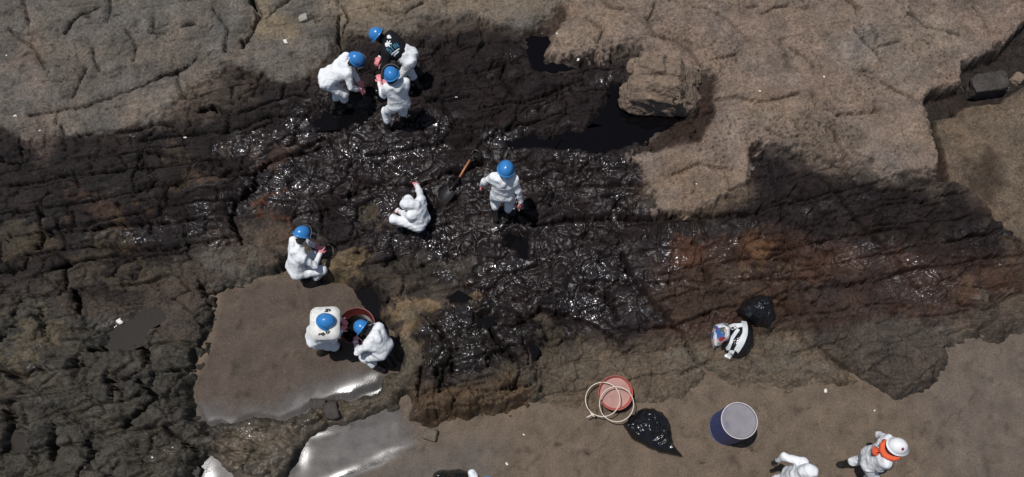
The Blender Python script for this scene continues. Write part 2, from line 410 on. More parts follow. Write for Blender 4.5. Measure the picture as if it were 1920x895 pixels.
layer(ell(430,190,70,30,-.3), 16, noise=1.3, amt=.75, col=(.062,.048,.038), oil=.25)
layer(DRY_R, 2.5, warp='f', noise=.85, zsoft=10, speck=1.5, col=(.166,.125,.098), lump=.09, strata=.018, oil=0, gl=0, z=.42, pit=.7, crk=0)
for (cx, cy, a, b, rot, col, amt) in [(1700,90,120,60,-.2,(.20,.165,.13),.6),(1640,300,110,40,0,(.195,.155,.125),.8),(1300,350,90,50,0,(.185,.135,.095),.8),(1620,90,60,30,.6,(.19,.165,.15),.6),(1460,240,90,26,.2,(.21,.165,.12),.5),(1100,50,70,40,0,(.235,.175,.12),.5),(1540,260,60,30,0,(.115,.085,.06),.7)]:
    layer(ell(cx, cy, a, b, rot), 25, noise=1.3, amt=amt * .8, col=tuple(c * .84 for c in col))
layer([(1045,15),(1065,20),(1062,45),(1040,70),(1020,66)], 5, warp='f', amt=.8, col=(.045,.03,.025), oil=.4)
layer([(1290,160),(1334,151),(1336,226),(1310,276),(1240,290),(1190,296),(1240,250)], 6, warp='f', amt=.9, col=(.030,.019,.015), oil=.5)
slab = sstep(-4, 5, msample(poly_sd([(1490,222),(1560,215),(1650,205),(1722,200),(1740,250),(1752,345),(1680,345),(1610,335),(1570,300),(1545,255)]), UF, VF) + 8 * w5)
fld['z'] = fld['z'] + .09 * slab
layer(TERR, 3, warp='f', noise=.35, zsoft=8, col=(.112,.084,.060), lump=.06, strata=.01, oil=0, gl=0, z=.14, pit=.2, crk=0)
layer(ell(1855,335,45,45,.3), 20, noise=1.6, amt=.8, col=(.045,.032,.024), oil=.15)
layer(CREV, 4, warp='f', zsoft=7, col=(.028,.022,.019), oil=.25, z=-.02, lump=.06, crk=0)  # crevice shadow painted into the rock colour
layer([(1740,215),(1758,230),(1775,290),(1785,340),(1750,340),(1748,300)], 3, warp='f', col=(.025,.018,.015), oil=.4, z=-.02)  # lower end of the crevice, its shadow also put into the colour
du, dv = (U - 885) / 125, (V - 655) / 105
dome = np.clip(1 - du * du - dv * dv + .35 * w1, 0, 1) ** .7
fld['z'] = fld['z'] + .16 * dome
OUTC = [(792,600),(860,566),(950,580),(1010,640),(1004,700),(1008,742),(985,762),(900,775),(830,787),(772,786),(776,740),(785,680)]
oc = sstep(-8, 12, msample(poly_sd(OUTC), UB * .5 + UF * .5, VB * .5 + VF * .5))
fld['z'] = fld['z'] + .24 * oc
fld['lump'] = np.maximum(fld['lump'], .17 * oc)
layer([(800,600),(860,570),(940,580),(985,640),(960,690),(900,715),(830,735),(790,720),(785,660)], 14, noise=1.2, amt=.9, col=(.014,.0105,.0095), oil=.9, gl=.75, crk=.026)
layer([(775,735),(830,735),(900,718),(960,705),(1000,735),(985,765),(900,778),(830,790),(768,792)], 8, noise=.6, amt=.9, col=(.082,.055,.034), oil=.3, gl=.25, crk=.006)
fld['z'] += .10 * np.exp(-(((U - 640) / 45) ** 2 + ((V - 490) / 40) ** 2)) + .10 * np.exp(-(((U - 760) / 40) ** 2 + ((V - 640) / 70) ** 2))
# hollows that hold black oil, or shadow drawn as oil
POOLS = [([(985,72),(1005,62),(1028,62),(1034,75),(1024,95),(1020,122),(1000,126),(985,108),(980,90)], .27),
         ([(1150,165),(1168,160),(1175,205),(1280,208),(1284,225),(1240,245),(1200,262),(1150,278),(1100,284),(1050,280),(1030,262),(1060,248),(1090,243),(1110,225),(1130,205)], .20),  # real oil; its strip under the boulder also paints the shadow gap
         ([(950,268),(1000,255),(1040,262),(1030,276),(990,280),(950,276)], .22),
         ([(668,545),(690,535),(706,545),(712,575),(704,598),(690,585),(678,565)], .05),
         ([(945,432),(965,440),(992,446),(990,470),(994,488),(975,492),(968,470),(950,462)], .13),  # shadow patch below the standing worker, made as a black pool
         ([(842,560),(860,548),(880,560),(872,574),(850,572)], .17),
         ([(985,645),(1000,640),(1008,660),(995,675),(984,664)], .13),
         ([(590,225),(610,210),(640,215),(650,200),(690,200),(700,215),(660,235),(610,240)], .20),
         ([(1000,120),(1040,118),(1070,128),(1040,134),(1005,130)], .27),
         ([(900,600),(918,596),(925,606),(905,622),(895,615)], .17)]
WPOOLS = [([(207,640),(222,612),(262,590),(300,580),(312,588),(300,606),(276,618),(270,640),(250,648),(222,650)], .24),
          ([(20,828),(30,812),(52,812),(56,835),(40,850),(24,850)], .22),
          ([(765,548),(785,540),(800,546),(790,556),(768,556)], .18)]
for k_ in (0, 1, 2, 4, 5, 6, 7, 8, 9):
    in_ = msample(poly_sd(POOLS[k_][0]), U, V) > 0
    POOLS[k_] = (POOLS[k_][0], float(fld['z'][in_].mean()) - (.10 if k_ < 2 else .06))
for p, lv in POOLS + WPOOLS:
    m = sstep(-10, 8, msample(poly_sd(p), UF, VF) + 7 * w1 + 6 * w5)
    fld['z'] = fld['z'] * (1 - m) + (lv - .07) * m
    for k in ('lump', 'strata', 'crk'): fld[k] = fld[k] * (1 - .75 * m)

# ---- relief
c1, s1 = math.cos(.20), math.sin(.20)
wx = GXX + .10 * w1 + .012 * w3; wy = GYY + .10 * w2 + .012 * w4
sa = c1 * wx + s1 * wy; ta = -s1 * wx + c1 * wy
L1 = fbm(GXX * .9, GYY * .9, 5, 11)
L2 = fbm(GXX * 3.2, GYY * 3.2, 5, 12, .55, ridge=True)
fa, fb = [0], [0]
f1, f2, cid = worley(wx * 1.5 + .2 * w1 + .25 * wy, wy * 2.4 + .2 * w2, 5, fa)
blk = (cid - .5) * .8 + 1.9 * fa[0] - .5 * (1 - sstep(.0, .10, f2 - f1))
g1, g2, gid = worley(wx * 3.9 + .4 * w1 + .8 * wy, wy * 6.0 + .4 * w2, 8, fb)
blk2 = (gid - .5) * .6 + 1.9 * fb[0] - .35 * (1 - sstep(0, .14, g2 - g1))
dry = 1 - sstep(.05, .35, fld['oil'])
H = fld['z'] + fld['lump'] * (1.0 * L1 + (.35 - .1 * dry) * L2 + (1.0 - .65 * dry) * blk + (.48 - .34 * dry) * blk2)
q = ta * 2.3 + .5 * fbm(sa * .5, ta * 1.5, 3, 21) ; qf = q - np.floor(q)
band = PT[np.floor(q).astype(np.int32) & 255] / 255.0
br = sstep(-.35, .1, perlin(sa * .8, q * .9, 22))
q2 = ta * 6.5 + .8 * fbm(sa * .8, ta * 2, 3, 23); q2f = q2 - np.floor(q2)
br2 = sstep(-.05, .35, perlin(sa * 1.5, np.floor(q2) * 3.7, 24))
xq = sa * 1.1 + PT[(np.floor(q).astype(np.int32) + 37) & 255] * .13 + .25 * w2; xqf = xq - np.floor(xq)
groove = lambda t, w: np.exp(-((np.minimum(t, 1 - t) / w) ** 2))
H += fld['strata'] * ((band - .5) * 1.0 + (qf - .5) * .55 * br - 1.7 * groove(qf, .042) * br + .25 * (q2f - .5) * br2 - .45 * groove(q2f, .09) * br2
                      - .8 * groove(xqf, .03) * sstep(0, .3, perlin(sa * 1.3, q, 27)) + .14 * fbm(sa * 2.5, ta * 9, 4, 25, ridge=True))
# wrinkles of the thickly oiled rock
cx1 = fbm(wx * 5.2 + 1.2 * w1, wy * 6.5 + 1.2 * w2, 4, 31, .6, ridge=True)
h1, h2, hid = worley(wx * 8.5 + 1.0 * w1, wy * 10 + 1.0 * w2, 33)
cx2 = fbm(wx * 2.4 + 1.0 * w1, wy * 3.4 + 1.0 * w2, 4, 36, .55, ridge=True)
calm = .22 + 1.0 * sstep(-.3, .4, fbm(GXX * 1.2, GYY * 1.2, 3, 37))
cx3 = fbm(sa * 3.0 + .8 * w1, ta * 7.0 + .8 * w2, 3, 38, .5, ridge=True)
H += fld['crk'] * calm * (.30 * cx1 + 2.3 * cx2 + .7 * cx3 + 1.2 * blk2)
hf = fbm(GXX * 11, GYY * 13, 3, 41, .7); hr = fbm(GXX * 6, GYY * 7, 4, 42, .65, ridge=True)
dry = 1 - sstep(.05, .35, fld['oil'])
smear = sstep(.35, .8, fld['gl'])
H += ((.010 + .006 * dry) * hf + (.012 + .004 * dry) * hr) * (1 - .6 * smear)
p1_, pid = pk1, pkid
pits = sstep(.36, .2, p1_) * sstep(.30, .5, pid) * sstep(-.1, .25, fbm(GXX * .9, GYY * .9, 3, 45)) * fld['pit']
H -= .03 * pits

ck = np.abs(perlin(wx * 1.5 + .5 * w1, wy * 1.9 + .5 * w2, 71)); ckm = sstep(.05, .35, perlin(GXX * 1.3, GYY * 1.3, 72))
ck2 = np.abs(perlin(wx * 3.4 + .4 * w1, wy * 4.2 + .4 * w2, 73)); ck2m = sstep(.12, .35, perlin(GXX * 2.3, GYY * 2.3, 74))
fine = np.maximum(sstep(.024, .006, ck) * ckm, .7 * sstep(.038, .010, ck2) * ck2m)
cel = sstep(.075, .02, cb2 - cb1) * sstep(-.1, .2, perlin(GXX * 1.1, GYY * 1.1, 75)) * sstep(.05, .3, fld['oil'])
fine = np.maximum(fine, cel)
H -= fine * .13 * (1 - .4 * dry * (U > 1050)) * (1 - .35 * dry)
# big cracks and ledges, traced on the plan
CR = [([(206,0),(209,20),(204,45)],.02,.08),([(189,18),(156,33),(138,50),(128,68)],.02,.08),([(468,-10),(488,30),(473,60),(458,83)],.055,.2),([(634,30),(631,75),(641,105)],.05,.2),
 ([(50,8),(56,40),(54,52)],.015,.06),([(161,131),(151,161),(141,186)],.018,.07),([(176,95),(178,115),(188,136)],.018,.07),([(372,113),(332,133),(302,146),(271,161),(241,173),(211,186),(166,201),(126,209),(60,221)],.022,.10),
 ([(350,122),(332,133),(305,142),(292,150)],.05,.14),([(332,133),(333,152),(347,184)],.018,.06),([(289,38),(289,65),(312,66)],.018,.08),([(345,54),(368,48)],.03,.1),([(377,209),(397,201),(427,211)],.07,.22),
 ([(578,216),(503,216),(427,246),(322,256),(261,266)],.02,.09),([(503,297),(483,312),(473,332),(473,352),(437,372),(430,397),(437,427),(447,455)],.06,.22),([(600,276),(540,290),(503,297)],.03,.12),
 ([(347,347),(271,347),(236,362),(166,382),(80,392),(0,400)],.022,.09),([(-20,298),(38,303)],.05,.16),([(38,262),(36,300)],.03,.1),([(427,417),(367,407),(302,417),(211,420),(151,432),(90,437)],.028,.12),
 ([(120,240),(124,281)],.015,.07),([(138,326),(151,352)],.015,.06),([(276,412),(281,440)],.025,.1),([(78,400),(80,445),(70,470)],.02,.08),([(110,240),(112,215),(120,214)],.014,.05),
 ([(362,520),(377,550),(402,545),(417,540),(462,535),(503,523),(535,512)],.05,.18),([(402,550),(402,586),(397,616),(372,636),(375,666),(352,681)],.06,.22),([(136,545),(141,576),(143,596)],.045,.18),([(125,520),(122,545)],.025,.1),
 ([(166,656),(216,651),(266,651),(276,661),(266,696),(226,711),(201,716)],.04,.16),([(0,696),(40,706),(70,691),(95,696)],.035,.14),([(205,720),(231,735),(226,752)],.025,.1),([(261,716),(292,747),(266,772),(231,802)],.035,.14),
 ([(5,770),(25,792),(20,835),(10,850)],.035,.14),([(101,792),(95,862)],.03,.12),([(0,512),(50,505),(60,478),(66,462)],.03,.12),([(300,800),(345,830),(380,850)],.03,.12),([(150,800),(170,850),(150,895)],.03,.12),
 ([(1092,146),(1057,161),(1022,176),(982,186),(942,188),(906,196)],.022,.09),([(947,115),(939,140),(962,176)],.018,.07),([(790,347),(831,327),(861,322),(901,302)],.025,.1),([(1067,347),(1143,347),(1213,347)],.018,.07),([(830,190),(850,230),(905,240)],.015,.06),
 ([(690,290),(760,280),(840,262)],.02,.08),([(640,370),(700,350),(780,345)],.02,.08),([(1000,420),(1090,404),(1224,412),(1290,402),(1430,404)],.028,.12),([(1420,404),(1330,408)],.03,.1),
 ([(1599,63),(1622,88),(1642,103),(1650,121)],.022,.09),([(1638,101),(1639,63)],.012,.05),([(1642,93),(1682,83)],.015,.06),([(1423,33),(1451,20),(1476,15)],.022,.07),([(1398,22),(1420,18)],.015,.05),([(1521,181),(1529,206)],.025,.08),
 ([(1642,216),(1602,221),(1562,226)],.02,.07),([(1554,246),(1572,282),(1587,307)],.04,.14),([(1486,229),(1501,246)],.02,.06),([(1587,322),(1612,350),(1652,359),(1740,354)],.028,.12),([(1541,337),(1572,372),(1602,407),(1632,437)],.02,.08),
 ([(1446,297),(1456,352),(1471,432),(1496,525),(1511,586),(1541,626)],.015,.07),([(1330,120),(1380,108)],.012,.04),([(1213,40),(1225,70),(1262,80),(1290,100),(1312,130)],.03,.1),([(1583,5),(1600,20),(1602,36)],.014,.05),([(1230,0),(1215,45)],.014,.05),
 ([(1168,475),(1188,525),(1228,565),(1258,601),(1280,621),(1315,671),(1345,706),(1380,731)],.028,.13),([(1280,696),(1320,680),(1340,668)],.018,.07),([(1375,465),(1426,515),(1476,571),(1491,596)],.016,.07),([(1546,644),(1562,661),(1592,681),(1622,706),(1652,726)],.03,.12),
 ([(1180,532),(1280,528),(1380,525),(1496,523),(1560,520)],.014,.06),([(1420,470),(1480,466),(1600,440),(1700,432)],.014,.06),([(1802,570),(1853,578),(1883,560),(1920,546)],.02,.07),([(1324,500),(1330,520)],.05,.12),([(1440,486),(1482,488)],.03,.1),
 ([(1632,437),(1680,490),(1730,540)],.014,.06),([(790,690),(782,730),(775,765)],.03,.12),([(1160,600),(1140,560),(1090,540)],.02,.08),([(960,620),(1020,580),(1100,600),(1170,640)],.03,.1),([(730,460),(740,480),(722,500)],.03,.1),([(860,660),(830,700),(826,740)],.03,.1),
 ([(640,10),(655,40),(640,60)],.03,.12),([(700,20),(760,30),(800,5)],.02,.07),([(560,-5),(520,20),(500,40)],.02,.07),
 ([(1300,20),(1330,26),(1362,44),(1400,80)],.018,.06),([(1700,30),(1740,58),(1792,72)],.02,.07),([(1480,95),(1500,112),(1522,132)],.016,.05),([(1340,192),(1380,188),(1420,200),(1500,180)],.018,.06),([(1260,332),(1310,312),(1372,322)],.02,.06),
 ([(1650,160),(1700,182),(1722,202)],.022,.08),([(1822,20),(1838,42),(1850,70)],.018,.06),([(1100,40),(1130,60),(1120,86)],.018,.06),([(1440,250),(1470,262),(1500,258)],.02,.06),([(1120,0),(1150,22),(1190,26)],.018,.06),
 ([(20,60),(70,96),(90,140)],.016,.06),([(240,60),(262,96),(255,120)],.016,.06),([(400,20),(430,60),(425,100)],.016,.06),([(150,300),(260,286),(360,300)],.018,.08),([(20,350),(120,330),(230,322)],.018,.08),([(60,480),(180,462),(300,470),(390,452)],.022,.10),
 ([(820,620),(850,660),(848,700)],.03,.10),([(905,600),(935,650),(980,690)],.03,.10),([(780,742),(850,728),(920,738),(1000,720)],.022,.08)]
rx, ry = GXX + .045 * w1 + .022 * w3, GYY + .045 * w2 + .022 * w4
for pl, wd, dp in CR:
    P = [gp(a, b, .3)[:2] for a, b in pl]
    for k in range(len(P) - 1):
        a, b = P[k], P[k + 1]
        i0, i1 = np.searchsorted(gx, [min(a[0], b[0]) - .3, max(a[0], b[0]) + .3]); j0, j1 = np.searchsorted(gy, [min(a[1], b[1]) - .3, max(a[1], b[1]) + .3])
        if i1 <= i0 or j1 <= j0: continue
        X, Y = rx[j0:j1, i0:i1], ry[j0:j1, i0:i1]; e = b - a
        t = np.clip(((X - a[0]) * e[0] + (Y - a[1]) * e[1]) / (e @ e), 0, 1)
        d = np.hypot(X - a[0] - t * e[0], Y - a[1] - t * e[1])
        w_ = wd * .85 * np.clip(.75 + 1.5 * w3[j0:j1, i0:i1] + .9 * w1[j0:j1, i0:i1], .15, 2)
        g = (dp * 2.0 + .07) * np.clip(np.exp(-(d / np.maximum(w_, .011)) ** 4) + .25 * np.exp(-(d / (3 * wd)) ** 2), 0, 1)
        fld.setdefault('cr', np.zeros(GXX.shape, np.float32))
        fld['cr'][j0:j1, i0:i1] = np.maximum(fld['cr'][j0:j1, i0:i1], g)
H -= fld['cr']
# the rock dips under the sand
mot_ = fbm(GXX * 2.6, GYY * 2.6, 3, 43)
ss = msample(sd_sand, UF - 2 * w3, VF - 2 * w4)
ROCKS = [(ell(808, 815, 14, 11), .10), (ell(600, 762, 20, 10, .3), .06), (ell(370, 885, 7, 7), .05)]
low = msample(sstep(-40, 30, poly_sd([(1000,640),(1960,560),(1960,640),(1560,700),(1520,900),(1000,900)])), U, V)
ragged = ss + 20 * mot_ + 4 * w3
dipm = sstep(-30, 14, ragged)
H = H * (1 - dipm) + (-.20 + .13 * low + .03 * L2 + .03 * hr) * dipm
H -= low * .10 * sstep(-110, 0, ss) * (1 - dipm)
# stones of the ragged spit between the two sand flats
SPIT = [(430,800),(470,785),(520,790),(570,775),(600,752),(640,755),(700,745),(735,735),(745,755),(690,772),(640,785),(590,800),(555,835),(540,870),(520,900),(470,940),(430,900),(400,850)]
sp = sstep(-14, 8, msample(poly_sd(SPIT), UW, VW))
H = np.where(sp > 0, H * (1 - sp) + np.maximum(H, (-.02 + .16 * (1 - g1) + .10 * (gid - .35) + .05 * L2 + .12 * sstep(.2, -.1, np.hypot((U - 490) / 70, (V - 850) / 60) - .9))) * sp, H)
fld['oil'] = np.maximum(fld['oil'], .45 * sp); fld['gl'] = np.maximum(fld['gl'], .6 * sp)
for k, c in (('r', .10), ('g', .08), ('b', .058)): fld[k] = fld[k] * (1 - .8 * sp) + c * .8 * sp
# the ground beyond the frame settles down
damp = sstep(30, 13, np.hypot(GXX, GYY - 6) * 1.0)
H = H * damp + (.2 * L1 + .1) * (1 - damp)
# wet dark seam where sand meets rock
seam = np.exp(-((ss + 8) / 9) ** 2) * .5
fld['gl'] = np.maximum(fld['gl'], seam * .6)
for k in 'rgb': fld[k] = fld[k] * (1 - .35 * seam)
# old mottling: mineral tints of the rock; tone also drops in hollows and pits
mot = fbm(GXX * 2.1, GYY * 2.1, 5, 51, .6); mot2 = fbm(GXX * 5, GYY * 5, 4, 52, .6)
oilv = np.clip(fld['oil'] * (1 + .8 * mot + .4 * mot2) , 0, 1)
drym_ = fbm(GXX * 1.4, GYY * 1.8, 5, 58, .62); dst = sstep(.12, .5, fbm(GXX * 2.0, GYY * 2.4, 5, 59, .65)) * dry
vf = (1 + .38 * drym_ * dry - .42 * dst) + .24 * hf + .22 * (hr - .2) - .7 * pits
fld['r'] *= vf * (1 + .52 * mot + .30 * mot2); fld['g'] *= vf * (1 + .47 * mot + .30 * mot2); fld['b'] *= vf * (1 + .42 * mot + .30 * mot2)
tint = fbm(GXX * 1.1, GYY * 1.1, 4, 53)
fld['r'] *= 1 + .10 * tint; fld['b'] *= 1 - .10 * tint
patch = .6 * fbm(GXX * 1.3, GYY * 1.7, 4, 54) + .6 * fbm(sa * .9, ta * 3.2, 4, 55)
gl = np.clip(fld['gl'] * (1 + 1.5 * patch + .5 * mot2), 0, 1)
film = sstep(.25, .75, gl)                       # how closed and fresh the film of oil is
clus = sstep(.04, .50, .8 * fbm(GXX * .8, GYY * .95, 3, 56) + .6 * fbm(sa * 1.6, ta * 3.5, 3, 57) + .25 * (fld['gl'] - .5))
rough = np.clip(.88 - .14 * sstep(0, .25, gl) - .30 * film + .14 * mot2 * film, .3, 1)
specl = .07 + .24 * film
coat = np.clip(film * clus * 1.25, 0, 1)
grain = np.clip(.65 * (1 - film) + .10, 0, 1)

def grid_mesh(name, xs, ys, Z, cols, masks, m):
    nx, ny = len(xs), len(ys); X, Y = np.meshgrid(xs, ys)
    Vv = np.stack([X, Y, Z], -1).reshape(-1, 3)
    i = np.arange(nx - 1)[None, :] + np.arange(ny - 1)[:, None] * nx
    Fq = np.stack([i, i + 1, i + 1 + nx, i + nx], -1).reshape(-1, 4)
    o = mesh_obj(name, Vv, Fq, m)
    for nm, c in (('albedo', cols), ('mask', masks)):
        at = o.data.attributes.new(nm, 'FLOAT_COLOR', 'POINT')
        a = np.ones((nx * ny, 4), np.float32); a[:, :len(c)] = np.stack([np.clip(q, .0 if len(c) == 4 else .002, 1) for q in c], -1).reshape(-1, len(c))
        at.data.foreach_set('color', a.ravel())
    return o

M_ROCK = ground_material('rock'); M_SAND = ground_material('sand', True)
tag(grid_mesh('rock_shelf', gx, gy, H, [fld['r'], fld['g'], fld['b']], [specl, rough, grain, coat], M_ROCK),
    'fractured coastal rock shelf, dry tan and grey above, coated in black oil across the middle', kind='structure')

# ---- sand
SSTEP = 0.03
def axis2(a, b, far):
    d = np.arange(a, b + 1e-6, SSTEP); g = np.cumsum(.04 * 1.2 ** np.arange(34))
    return np.concatenate([(a - g[g < far])[::-1], d, b + g[g < far]])
sx = axis2(-6.6, 11.6, 40); sy = axis2(.55, 5.2, 20); sy = sy[sy < 6.5]
SX, SY = np.meshgrid(sx, sy); SX = SX.astype(np.float32); SY = SY.astype(np.float32)
su, sv = to_px(SX, SY, 0.0); su = np.clip(su, -400, 2320); sv = np.clip(sv, -300, 1280)
a1 = fbm(SX * 1.1, SY * 1.1, 4, 61); a2 = fbm(SX * 1.1, SY * 1.1, 4, 62); a3 = fbm(SX * 5, SY * 5, 4, 63)
suw, svw = su + 20 * a1 + 6 * a3, sv + 20 * a2
WET1 = [(500,1000),(523,895),(553,847),(566,820),(600,797),(640,785),(740,752),(770,792),(785,830),(740,850),(690,880),(640,930)]
WET2 = [(350,745),(440,765),(520,750),(590,705),(640,695),(700,690),(760,700),(740,770),(600,800),(500,800),(370,830)]
WET3 = [(690,850),(790,815),(900,800),(960,830),(880,1000),(600,1000)]
WETC = [(340,840),(450,840),(450,960),(340,960)]
k1 = sstep(-30, 30, msample(poly_sd(WET1), suw, svw)); k2 = sstep(-26, 40, msample(poly_sd(WET2), suw, svw)); k3 = sstep(-50, 60, msample(poly_sd(WET3), suw, svw))
kc = sstep(-5, 10, msample(poly_sd(WETC), suw, svw))
edge = sstep(40, -6, msample(sd_sand, su, sv))
kA = sstep(-10, 10, msample(poly_sd([(x, y) for x, y in SAND_A]), suw, svw))
wet = np.clip(np.maximum.reduce([k1, .93 * k2, .5 * k3, kc]) + .06 * a3, 0, 1)
SZ = .014 * a1 + .006 * a3 * (1 - wet) + .02 * sstep(0, 1, (SY - 1) / 4)
SZ += (1 - wet) * (.010 * fbm(SX * 9, SY * 9, 3, 64) - .02 * sstep(.35, .6, fbm(SX * 3.5, SY * 3.5, 2, 65)))
SZ += .05 * kA - .035 * k2 - .03 * k1
SZ -= .02 * sstep(26, -4, msample(sd_sand, su, sv)) * (1 - .5 * wet); glint = 0
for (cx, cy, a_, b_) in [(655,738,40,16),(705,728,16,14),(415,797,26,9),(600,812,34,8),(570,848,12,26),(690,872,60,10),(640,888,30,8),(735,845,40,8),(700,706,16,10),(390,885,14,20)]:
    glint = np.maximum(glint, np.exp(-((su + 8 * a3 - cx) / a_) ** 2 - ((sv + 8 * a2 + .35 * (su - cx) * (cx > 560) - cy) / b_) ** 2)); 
fr = random.Random(9)
for (u0, v0, u1, v1, n_) in [(1570,870,1250,800,12),(1440,905,1300,860,8),(930,900,1100,800,9),(1900,880,1700,790,9),(560,540,640,640,8),(480,700,620,650,7),(1350,890,1480,770,8),(1700,900,1850,720,10),(1180,880,1020,830,7)]:
    for k in range(n_):
        t = k / n_; cu, cv = u0 + (u1 - u0) * t + fr.uniform(-9, 9), v0 + (v1 - v0) * t + fr.uniform(-9, 9)
        an_ = math.atan2(v1 - v0, u1 - u0) + fr.uniform(-.4, .4); ca_, sa2 = math.cos(an_), math.sin(an_)
        dx_, dy_ = su - cu, sv - cv; q_ = ((dx_ * ca_ + dy_ * sa2) / 12) ** 2 + ((-dx_ * sa2 + dy_ * ca_) / 5) ** 2
        SZ += (1 - .9 * wet) * (-.028 * np.exp(-q_ ** 2) + .010 * np.exp(-(q_ - 1.8) ** 2 * 2))          # scoured rim beside the rocks
for pl in ([(780,833),(735,852),(700,872),(650,895),(600,930)], [(560,835),(610,812),(650,800)], [(735,752),(700,765),(655,790)]):   # small banks at the film's edge
    dd = np.full(SX.shape, 1e9, np.float32)
    for k in range(len(pl) - 1):
        (x0, y0), (x1, y1) = pl[k], pl[k + 1]; ex, ey = x1 - x0, y1 - y0
        t = np.clip(((suw - x0) * ex + (svw - y0) * ey) / (ex * ex + ey * ey), 0, 1); dd = np.minimum(dd, np.hypot(suw - x0 - t * ex, svw - y0 - t * ey))
    SZ += .012 * np.exp(-(dd / 9) ** 2)
for (cx, cy, r_) in [(1484,785,9),(1540,818,10),(1230,850,26),(1800,850,30),(1850,800,20),(1880,700,26),(1000,860,20),(1300,830,24)]:
    SZ -= .012 * np.exp(-((np.hypot(su - cx, sv - cy) - r_) / 5) ** 2) * sstep(-.1, .3, a3)
SZ -= .7 * sstep(-22, -50, msample(sd_sand, su, sv))          # no sand under the shelf
def lerp3(m, A, B): return [a * (1 - m) + b * m for a, b in zip(A, B)]
one = np.ones(SX.shape, np.float32)
sc_ = [one * .128, one * .096, one * .069]
sc_ = lerp3(kA, sc_, (.086, .065, .051))
sc_ = lerp3(sstep(0, .9, wet), sc_, (.070, .063, .059))
sc_ = lerp3(sstep(-60, 80, msample(poly_sd([(1780,620),(2000,560),(2340,560),(2340,1300),(1700,1300),(1760,860),(1700,760)]), suw, svw)) * .7, sc_, (.115, .094, .078))
sm = fbm(SX * 2.6, SY * 2.6, 5, 66, .6)
sc_ = [c * (1 + g * sm + .10 * a3) for c, g in zip(sc_, (.46, .44, .41))]
blot = sstep(.12, .5, fbm(SX * 4.2, SY * 4.2, 4, 68, .6)) * (1 - sstep(.2, .8, wet))
sc_ = [c * (1 - .34 * blot) for c in sc_]
red = sstep(.15, .5, fbm(SX * 1.7, SY * 1.7, 4, 67)) * .35 * (1 - wet)
sc_ = lerp3(red, sc_, (.10, .070, .050))
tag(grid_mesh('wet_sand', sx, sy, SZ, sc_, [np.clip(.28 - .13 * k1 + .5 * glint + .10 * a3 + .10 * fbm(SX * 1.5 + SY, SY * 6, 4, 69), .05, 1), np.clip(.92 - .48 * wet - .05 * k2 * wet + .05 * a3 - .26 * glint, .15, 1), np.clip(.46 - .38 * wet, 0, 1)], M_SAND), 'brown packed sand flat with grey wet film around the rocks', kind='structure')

def bil(xs, ys, Z, x, y):
    i = int(np.clip(np.searchsorted(xs, x) - 1, 0, len(xs) - 2)); j = int(np.clip(np.searchsorted(ys, y) - 1, 0, len(ys) - 2))
    a = np.clip((x - xs[i]) / (xs[i + 1] - xs[i]), 0, 1); b = np.clip((y - ys[j]) / (ys[j + 1] - ys[j]), 0, 1)
    return float((Z[j, i] * (1 - a) + Z[j, i + 1] * a) * (1 - b) + (Z[j + 1, i] * (1 - a) + Z[j + 1, i + 1] * a) * b)
def hz(x, y):
    h = bil(gx, gy, H, x, y)
    if sx[0] < x < sx[-1] and sy[0] < y < sy[-1]: h = max(h, bil(sx, sy, SZ, x, y))
    return h
def on_ground(u, v, rad=0.0):
    z = .2
    for _ in range(6):
        p = gp(u, v, z); z = hz(p[0], p[1])
        if rad: z = np.mean([hz(p[0] + rad * math.cos(w), p[1] + rad * math.sin(w)) for w in np.arange(0, 6.28, .6)])
    return gp(u, v, z)

# ---- pools
M_OIL_SHADOW = simple('crude_oil_and_shadow', (.003, .0026, .003), rough=.06, bump=.02, bscale=5, spec=.2)  # also covers the pool that stands for a shadow patch
M_WATER = simple('murky_water', (.026, .021, .016), rough=.1, bump=.03, bscale=8, spec=.5)
def pool(name, poly, z, m, label):
    p = np.array([gp(a, b, z) for a, b in poly]); c = p.mean(0); V = [c]; n = len(p)
    for s in (.6, 1.3):
        for k in p: V.append(c + (k - c) * s)
    F = [(0, 1 + k, 1 + (k + 1) % n) for k in range(n)] + [(1 + k, 1 + n + k, 1 + n + (k + 1) % n, 1 + (k + 1) % n) for k in range(n)]
    return tag(mesh_obj(name, V, F, m, base=c), label, kind='structure')
OL = ['black crude oil pool in the notch at the top edge of the stain', 'largest black crude oil pool beside the boulder, also blackening the shadow gap under it', 'thin black oil tail running left from the boulder pool', 'black oil trapped between sand flat and oiled rock above the red tub', 'black sheet standing in for the shadow patch below the standing worker', 'small black oil hollow at the end of the ochre rock', 'small black oil hollow at the lower edge of the oiled rock', 'black oil around the feet of the bending worker', 'narrow black oil pool below the notch', 'small black oil hollow on the glossy dome']
for (p, z), l in zip(POOLS, OL): pool('oil_and_shadow_pool', p, z, M_OIL_SHADOW, l)
for (p, z), l in zip(WPOOLS, ['murky shallow water pool on the rocks at left', 'small grey water pool near the left edge', 'tiny grey puddle on the brown rock']): pool('water_pool', p, z, M_WATER, l)
